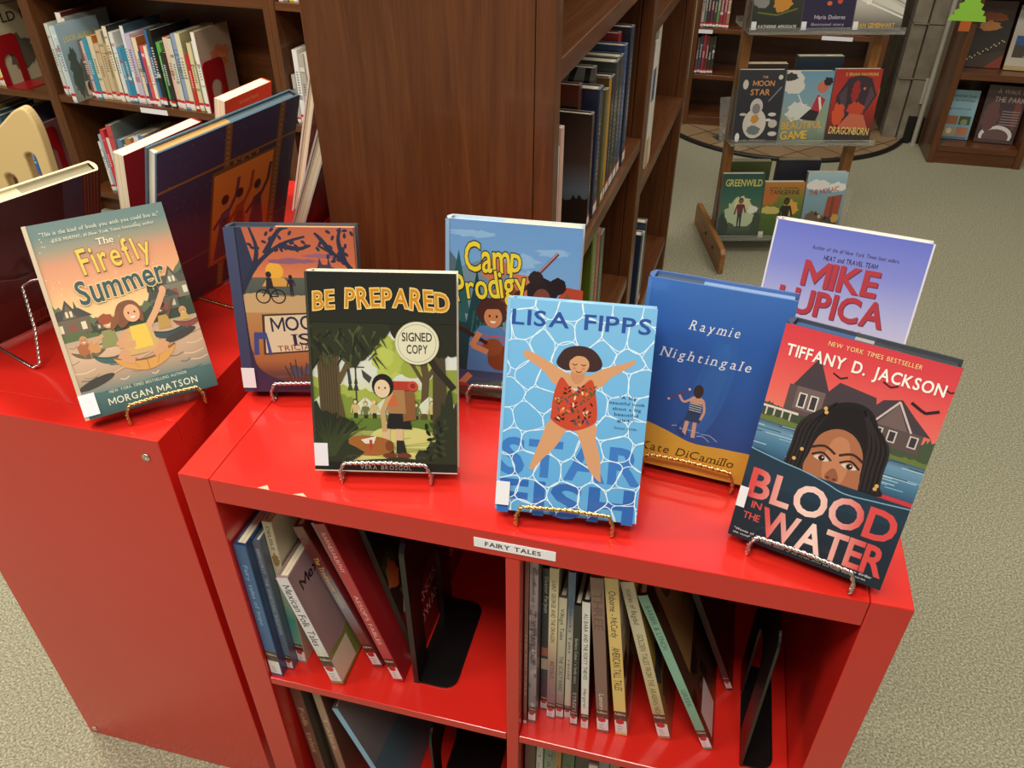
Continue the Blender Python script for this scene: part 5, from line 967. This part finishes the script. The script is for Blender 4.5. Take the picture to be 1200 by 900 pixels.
def a_pool(A):
    a = A.a; V = lambda v: v * a; r = random.Random(21)
    A.grad(0, 0, 1, a, [(0, '5aa4dc'), (.5, '6bb2e4'), (1, '7cbce8')])
    A.text('STAR', .03, .985, V(.185), .25, '3a78c4', bold=.055, sp=.12); A.text('FISH', .03, .96, V(-.005), .235, '2f66b4', bold=.055, sp=.14)
    # rippling light drawn on the water: rounded cells of white strokes
    cs = [((i + .5 + (.5 if j % 2 else 0)) / 5.2 - .12 + r.uniform(-.05, .05), (j + .3) / 9.2 * a - .04 + r.uniform(-.05, .05)) for j in range(-1, 11) for i in range(-1, 7)]
    kk = A.lay()
    for c in cs:
        cell = [(c[0] - .4, c[1] - .4), (c[0] + .4, c[1] - .4), (c[0] + .4, c[1] + .4), (c[0] - .4, c[1] + .4)]
        for o in cs:
            dx, dy = o[0] - c[0], o[1] - c[1]
            if o is c or dx * dx + dy * dy > .5: continue
            mx, my = (o[0] + c[0]) / 2, (o[1] + c[1]) / 2; out = []; n = len(cell)
            for q in range(n):
                p0, p1 = cell[q], cell[(q + 1) % n]; d0 = (p0[0] - mx) * dx + (p0[1] - my) * dy; d1 = (p1[0] - mx) * dx + (p1[1] - my) * dy
                if d0 <= 0: out.append(p0)
                if (d0 <= 0) != (d1 <= 0): t = d0 / (d0 - d1); out.append((p0[0] + (p1[0] - p0[0]) * t, p0[1] + (p1[1] - p0[1]) * t))
            cell = out
            if len(cell) < 3: break
        if len(cell) < 3: continue
        pts = []
        for q in range(len(cell)):
            p0, p1 = cell[q], cell[(q + 1) % len(cell)]
            if math.hypot(p1[0] - p0[0], p1[1] - p0[1]) > .03: pts += [(p0[0] + (p1[0] - p0[0]) * t, p0[1] + (p1[1] - p0[1]) * t) for t in (.22, .78)]
        if len(pts) < 4: continue
        pts = [(c[0] + (x - c[0]) * .985 + r.uniform(-.006, .006), c[1] + (y - c[1]) * .985 + r.uniform(-.006, .006)) for x, y in pts]
        sp_ = spline(pts, 4); A.line(sp_ + sp_[:1], r.uniform(.0045, .0075), 'e2f2fb', keep=True)
    sk, sk2 = 'd09a70', 'c48a60'
    A.poly(spline([(.36, V(.46)), (.30, V(.38)), (.235, V(.245)), (.225, V(.215)), (.255, V(.215)), (.31, V(.265)), (.40, V(.335)), (.47, V(.42)), (.52, V(.42)), (.57, V(.36)), (.63, V(.25)), (.70, V(.195)), (.73, V(.185)), (.725, V(.21)), (.71, V(.30)), (.67, V(.38)), (.645, V(.46))], 4), sk)
    A.poly(spline([(.38, V(.62)), (.28, V(.68)), (.15, V(.735)), (.13, V(.755)), (.16, V(.77)), (.30, V(.73)), (.45, V(.68)), (.58, V(.68)), (.70, V(.72)), (.84, V(.755)), (.88, V(.77)), (.885, V(.755)), (.86, V(.735)), (.74, V(.68)), (.64, V(.62))], 4), sk)
    A.poly(spline([(.40, V(.66)), (.36, V(.59)), (.35, V(.50)), (.36, V(.455)), (.50, V(.415)), (.645, V(.455)), (.665, V(.50)), (.645, V(.59)), (.61, V(.66)), (.55, V(.63)), (.5, V(.60)), (.45, V(.63))], 4), 'c2452a')
    for i in range(46):
        x, y = r.uniform(.38, .63), r.uniform(.445, .61); A.ell(x, V(y), .017, .007, ('3a2420', 'e0763a', '4a5a34', 'e8c8a0', '5a4a6c')[i % 5], r.uniform(0, 3), keep=i > 0, n=8)
    for i in range(9):
        x, y = (.42, .53, .60, .40, .50, .58, .45, .62, .54)[i], (.46, .45, .48, .54, .52, .56, .59, .60, .60)[i]
        for q in range(4): A.ell(x + (.014 if q % 2 else -.014), V(y + q * .009), .014, .006, ('35201c', '47582f')[i % 2], (.7 if q % 2 else -.7), keep=True, n=8)
    A.poly(spline([(.47, V(.655)), (.47, V(.70)), (.55, V(.70)), (.55, V(.655)), (.51, V(.635))], 4), sk2)
    A.poly(spline([(.36, V(.725)), (.38, V(.765)), (.42, V(.795)), (.50, V(.81)), (.59, V(.80)), (.65, V(.765)), (.67, V(.725)), (.63, V(.70)), (.56, V(.695)), (.45, V(.695)), (.40, V(.70))], 5), '3c2422')
    A.ell(.515, V(.725), .068, .066, sk); A.poly(spline([(.44, V(.735)), (.47, V(.785)), (.56, V(.785)), (.59, V(.735)), (.55, V(.76)), (.49, V(.762))], 4), '3c2422')
    for x in (.485, .545): A.line(spline([(x - .016, V(.727)), (x, V(.721)), (x + .016, V(.727))], 3, False), .006, '3a2420', keep=x > .5); A.ell(x, V(.707), .014, .008, 'cf7a5c', keep=x > .5, n=10)
    A.line(spline([(.495, V(.695)), (.515, V(.688)), (.535, V(.695))], 3, False), .007, '8a3a30')
    A.text('LISA FIPPS', .04, .965, V(.885), .10, '27509c', bold=.03, sp=.13)
    for i, s_ in enumerate(('"A big', 'beautiful book', 'about a big', 'beautiful', 'girl."')): w = .0078 * len(s_) + .01; A.text(s_, .86 - w, .86 + w, V(.585 - i * .026), .021, '1f3a6a', bold=.012)
    A.text('-Sonya Sones', .78, .94, V(.445), .018, '1f3a6a')
    A.rect(0, V(.03), .024, a, '8cc4ea')

def a_shore(A):
    a = A.a; V = lambda v: v * a
    A.grad(0, 0, 1, a, [(0, '264d90'), (.4, '2a57a2'), (.75, '2d60b2'), (1, '3f74c2')])
    A.ell(.56, V(.5), .12, V(.3), '2f63b0', -.15); A.ell(.56, V(.5), .07, V(.24), '3268b4', -.15)
    A.poly(spline([(0, 0), (0, V(.225)), (.12, V(.245)), (.3, V(.215)), (.5, V(.175)), (.75, V(.18)), (1, V(.165)), (1, 0)], 6), 'd8a83e')
    B = Art(A.mb, lambda x, y, k, f=A.fn, k0=A.k: f(.475 + (x - .575) * .68, V(.205) + (y - V(.205)) * .70, k0 + k), a); A, A0 = B, A
    sk = 'd6a48c'
    A.line([(.50, V(.215)), (.515, V(.345))], .042, sk); A.line([(.60, V(.205)), (.595, V(.345))], .042, sk)
    A.poly([(.47, V(.33)), (.645, V(.33)), (.635, V(.40)), (.50, V(.405))], '2a4468'); A.poly(spline([(.50, V(.40)), (.635, V(.40)), (.64, V(.47)), (.63, V(.485)), (.52, V(.485)), (.515, V(.45))], 4), '26405f')
    for i in range(4): A.line([(.508, V(.422 + i * .017)), (.638, V(.418 + i * .017))], .008, 'd4d8e0', keep=i > 0)
    A.poly(spline([(.515, V(.48)), (.635, V(.48)), (.655, V(.51)), (.60, V(.535)), (.55, V(.535)), (.50, V(.51))], 4), sk); A.line(spline([(.645, V(.505)), (.67, V(.43)), (.645, V(.36))], 4, False), .028, sk); A.line(spline([(.51, V(.505)), (.44, V(.475)), (.385, V(.52))], 4, False), .026, sk)
    A.ell(.575, V(.575), .052, .075, '3a2c2a'); A.poly([(.54, V(.60)), (.61, V(.60)), (.605, V(.525)), (.56, V(.52))], '3a2c2a')
    A.line([(.28, V(.475)), (.48, V(.575))], .012, '7a3a44'); A.ell(.48, V(.578), .014, .014, 'e0dcd8', n=10); A.ell(.28, V(.475), .016, .016, 'c8a8a0', n=10)
    for (x0, y0, x1, y1) in ((.42, .255, .66, .255), (.68, .245, .86, .215), (.64, .225, .78, .20), (.36, .27, .46, .265)): A.line(spline([(x0, V(y0)), ((x0 + x1) / 2, V(max(y0, y1) + .006)), (x1, V(y1))], 4, False), .007, 'a8c4dc')
    A.line([(.5, V(.205)), (.42, V(.255)), (.46, V(.32))], .05, '26467e', taper=.4)
    A0.k += A.k; A = A0
    A.text('Raymie', .34, .68, V(.775), .072, 'e8ecf2', serif=True, slant=.2, sp=.28, jit=.05); A.text('Nightingale', .17, .80, V(.615), .072, 'e8ecf2', serif=True, slant=.2, sp=.26, jit=.05)
    A.text('Kate DiCamillo', .13, .82, V(.085), .066, '3a3018', serif=True, slant=.2, sp=.13, jit=.03)
    A.rect(0, 0, .03, a, '4a7ac0')

def a_ball(A):
    a = A.a; V = lambda v: v * a
    A.grad(0, 0, 1, a, [(0, 'd0ccc8'), (.4, 'd0d2e0'), (.58, 'b4bce4'), (.8, '8490da'), (1, '6a78d0')])
    A.text('Author of the #1 New York Times best sellers', .27, .82, V(.885), .026, '1c1c34', slant=.12, bold=.01); A.text('HEAT and TRAVEL TEAM', .36, .70, V(.84), .032, '1a1a30', bold=.025)
    rt = 'b0404a'
    for st, x0, x1, y in (('MIKE', .27, .73, .705), ('LUPICA', .13, .82, .56)):
        A.text(st, x0 + .007, x1 + .007, V(y) - .007, .165, '6a3a5a', bold=.05, sp=.11); A.text(st, x0, x1, V(y), .165, rt, bold=.05, sp=.11)
    A.text('SUMMER BALL', .17, .73, V(.475), .065, 'c8642c', bold=.035, sp=.12)
    A.ell(.45, V(.12), .3, .3, 'd8d0c0'); A.blob(.5, V(.2), .3, .2, '7a6a5a', .25, seed=3); A.blob(.25, V(.3), .08, .1, '3a3440', .2, seed=5)
    A.rect(0, 0, .012, a, 'dfe2f0'); A.rect(.988, 0, 1, a, 'dfe2f0')

def a_water(A):
    a = A.a; V = lambda v: v * a
    A.grad(0, V(.44), 1, a, [(0, '4a7494'), (.25, '6f90a4'), (.27, 'e0806a'), (.5, 'e2665c'), (.8, 'd9474c'), (1, 'd03c46')])
    A.ridge(0, .4, V(.56), [V(.66), V(.65), V(.655), V(.64)], '3f4a34', .012); A.ridge(.6, 1, V(.56), [V(.60), V(.62), V(.66), V(.68), V(.67), V(.70)], '44523a', .02, 40)
    w1, w2, rf = '5a4a4a', '6f5c5a', '463a40'
    A.rect(.12, V(.64), .40, V(.76), w1); A.poly([(.14, V(.76)), (.36, V(.76)), (.25, V(.90))], rf); A.poly([(.32, V(.74)), (.40, V(.82)), (.62, V(.80)), (.66, V(.70)), (.32, V(.70))], rf)
    A.rect(.17, V(.66), .34, V(.76), w2)
    for x in (.19, .26): A.rect(x, V(.67), x + .05, V(.735), 'd8d0c8', keep=x > .2); A.rect(x + .008, V(.675), x + .042, V(.73), '3c343a', keep=x > .2)
    A.rect(.60, V(.62), .93, V(.715), w1); A.poly([(.56, V(.71)), (.97, V(.70)), (.86, V(.76)), (.76, V(.82)), (.66, V(.80))], rf); A.poly([(.66, V(.70)), (.84, V(.70)), (.75, V(.80))], w2); A.line([(.64, V(.70)), (.75, V(.81)), (.86, V(.70))], .012, 'c8b8b4')
    for x in (.66, .74, .86): A.rect(x, V(.64), x + .05, V(.69), 'c8c0b8', keep=x > .7); A.rect(x + .008, V(.645), x + .042, V(.685), '3c343a', keep=x > .7)
    A.rect(.0, V(.635), .22, V(.645), 'd8ccc4'); [A.rect(.02 + i * .05, V(.60), .03 + i * .05, V(.64), 'c8bcb4', keep=i > 0) for i in range(4)]
    A.ridge(0, 1, V(.5), [V(.60), V(.605), V(.59), V(.59), V(.6), V(.595), V(.60)], '66743a', .008); A.grad(0, V(.42), 1, V(.575), [(0, '2f5470'), (.4, '4a7898'), (.8, '6a92ac'), (1, '3c5a6c')])
    r = random.Random(3)
    for i in range(30): x, y = r.uniform(-.1, .95), V(r.uniform(.44, .57)); A.line([(x, y), (x + r.uniform(.08, .25), y + .004)], .006, ('86aec4', '26465e', 'a8c4d0')[i % 3], keep=i > 0)
    for x, y, s_ in ((.38, .84, .05), (.66, .86, .05), (.87, .80, .09), (.97, .90, .04)): A.line([(x - s_ * .7, V(y) + s_ * .35), (x, V(y)), (x + s_ * .3, V(y) - s_ * .1), (x + s_, V(y) + s_ * .25)], s_ * .2, '2a1c22')
    # a head rising out of the water up to the nose
    A.poly(spline([(.27, V(.42)), (.245, V(.52)), (.28, V(.62)), (.37, V(.71)), (.50, V(.755)), (.62, V(.74)), (.70, V(.66)), (.74, V(.56)), (.78, V(.46)), (.79, V(.40))], 5), '1f1a1c')
    A.poly(spline([(.36, V(.40)), (.35, V(.50)), (.38, V(.585)), (.47, V(.63)), (.57, V(.62)), (.645, V(.56)), (.67, V(.47)), (.66, V(.38))], 5), 'a86a4a')
    A.poly(spline([(.47, V(.40)), (.44, V(.50)), (.47, V(.59)), (.55, V(.59)), (.59, V(.50)), (.575, V(.40))], 5), 'bd7e5a')
    for x in (.425, .595):
        A.poly(spline([(x - .047, V(.486)), (x, V(.501)), (x + .047, V(.484)), (x, V(.475))], 4), 'd8c8bc'); A.ell(x + .002, V(.488), .020, .020, '2c1c18'); A.ell(x + .008, V(.492), .005, .005, 'f0e8e0', n=8); A.line(spline([(x - .06, V(.492)), (x, V(.512)), (x + .06, V(.488))], 4, False), .012, '22161a'); A.line(spline([(x - .075, V(.522)), (x, V(.543)), (x + .07, V(.522))], 4, False), .016, '3a2420')
    A.poly(spline([(.475, V(.412)), (.49, V(.445)), (.515, V(.46)), (.54, V(.445)), (.558, V(.412)), (.515, V(.40))], 4), '94583e'); A.ell(.495, V(.413), .012, .008, '5a3024'); A.ell(.537, V(.413), .012, .008, '5a3024')
    A.poly(spline([(.36, V(.60)), (.40, V(.70)), (.55, V(.735)), (.66, V(.66)), (.665, V(.56)), (.60, V(.625)), (.50, V(.655)), (.42, V(.62))], 4), '1c1719')
    for i in range(9):
        for sg in (-1, 1):
            x = .33 - i * .012 if sg < 0 else .68 + i * .013
            A.line(spline([(.5 + sg * .08, V(.735)), (x + sg * -.02, V(.62)), (x, V(.50)), (x + sg * .01, V(.41))], 4, False), .015, ('2c2527', '171315')[i % 2], keep=i > 0)
    for x, y in ((.365, .70), (.375, .685), (.27, .45), (.775, .43), (.78, .445), (.3, .5)): A.ell(x, V(y), .012, .013, 'd8a85c', n=10)
    A.grad(0, 0, 1, V(.40), [(0, '15222e'), (.5, '1a2a38'), (1, '203648')]); A.poly(spline([(0, V(.30)), (0, V(.435)), (.2, V(.415)), (.35, V(.405)), (.5, V(.385)), (.62, V(.365)), (.8, V(.375)), (1, V(.39)), (1, V(.30))], 5), '1f3648'); A.line(spline([(0, V(.437)), (.2, V(.417)), (.35, V(.407)), (.5, V(.387)), (.62, V(.367)), (.8, V(.377)), (1, V(.392))], 5, False), .008, '7aa8c0')
    gr = lambda u: mix('d84a48', 'f6d8cc', max(0, 1 - abs(u - .42) * 2.6))
    A.text('NEW YORK TIMES BESTSELLER', .27, .80, V(.955), .028, 'f0d890', sp=.15); A.text('TIFFANY D. JACKSON', .045, .955, V(.875), .072, 'f6efe8', bold=.035, sp=.14)
    A.text('BLOOD', .055, .965, V(.215), .205, 'e86a60', bold=.045, sp=.10, top=gr); A.text('WATER', .19, .965, V(.055), .20, 'e86a60', bold=.045, sp=.07, top=gr); A.text('IN', .10, .165, V(.165), .05, 'd85048', bold=.02); A.text('THE', .065, .175, V(.105), .05, 'd85048', bold=.02)
    A.text('"Waves of suspense crash and pull in this chilling and immersive thriller', .03, .93, V(.036), .017, 'd8d8d8', bold=.01); A.text('this novel" -R.L. STEIN, author of the street series and many more stories', .03, .9, V(.018), .014, 'd8d8d8', bold=.01)

show('firefly', 'teal and orange lake picture cover titled THE FIREFLY SUMMER on a brass easel', '567370', 'c8b090', a_lake, BRASS, 'brass wire easel under the lake-scene book on the left red shelf', back='4a4038', shift=.012, pages='b8b094', ew=.088, edgecol='d8d0bc', sticker_at=(-.0754, -.058, .004, .03))
show('moon', 'navy and orange sunset book with a cream sign reading MOON, half hidden', '3c4660', '3c4660', a_island, SILVER, 'silver wire easel under the navy and orange sunset book', shift=.01, edgecol='46505f', pages=[(.34, '262c3a'), (1, 'c89468')], sticker_at=(-.0745, -.0585, .006, .032))
show('camp', 'sky blue comic book titled CAMP PRODIGY with yellow lettering', '74a8dc', '6a8fb0', a_music, SILVER, 'silver wire easel under the sky blue comic book at the back', edgecol='c8d4dc', sticker=False, pages=[(.4, '8fb4d0'), (1, 'e2d29a')])
show('raymie', 'deep blue book titled RAYMIE NIGHTINGALE with a yellow sand band', '2a57a2', '3a66a8', a_shore, BRASS, 'brass wire easel under the deep blue book', edgecol='4a6aa4', sticker=False, pages=[(.35, '3a4656'), (1, '6f8ab0')])
show('mike', 'periwinkle book lettered MIKE LUPICA in red, furthest back', '8f9adc', 'a82c38', a_ball, edgecol='d8d4d8', sticker=False)
show('prepared', 'black forest comic titled BE PREPARED with a round SIGNED COPY seal', '23251b', '2c2e24', a_woods, SILVER, 'silver wire easel under the dark forest comic', edgecol='e6e0cc', sticker_at=(-.0772, -.0625, .006, .032), paper=False)
show('star', 'pale blue rippling-water book with a floating swimmer in a red suit', '6bb2e4', '6aa8d8', a_pool, BRASS, 'brass wire easel under the pale blue swimmer book', edgecol='9cc4dc', pages=[(.37, '5a9ac8'), (.56, 'd8e0d8'), (1, '7fb8dc')], sticker_at=(-.0715, -.0575, .006, .031))
show('blood', 'red and dark navy book titled BLOOD IN THE WATER at the front corner', 'c83c46', '2a2830', a_water, SILVER, 'silver wire easel under the red and dark navy book', edgecol='3a4048', pages=[(.38, '2c4a78'), (.5, '8a8c8c'), (1, '24262a')], sticker_at=(-.0718, -.0635, .034, .056))
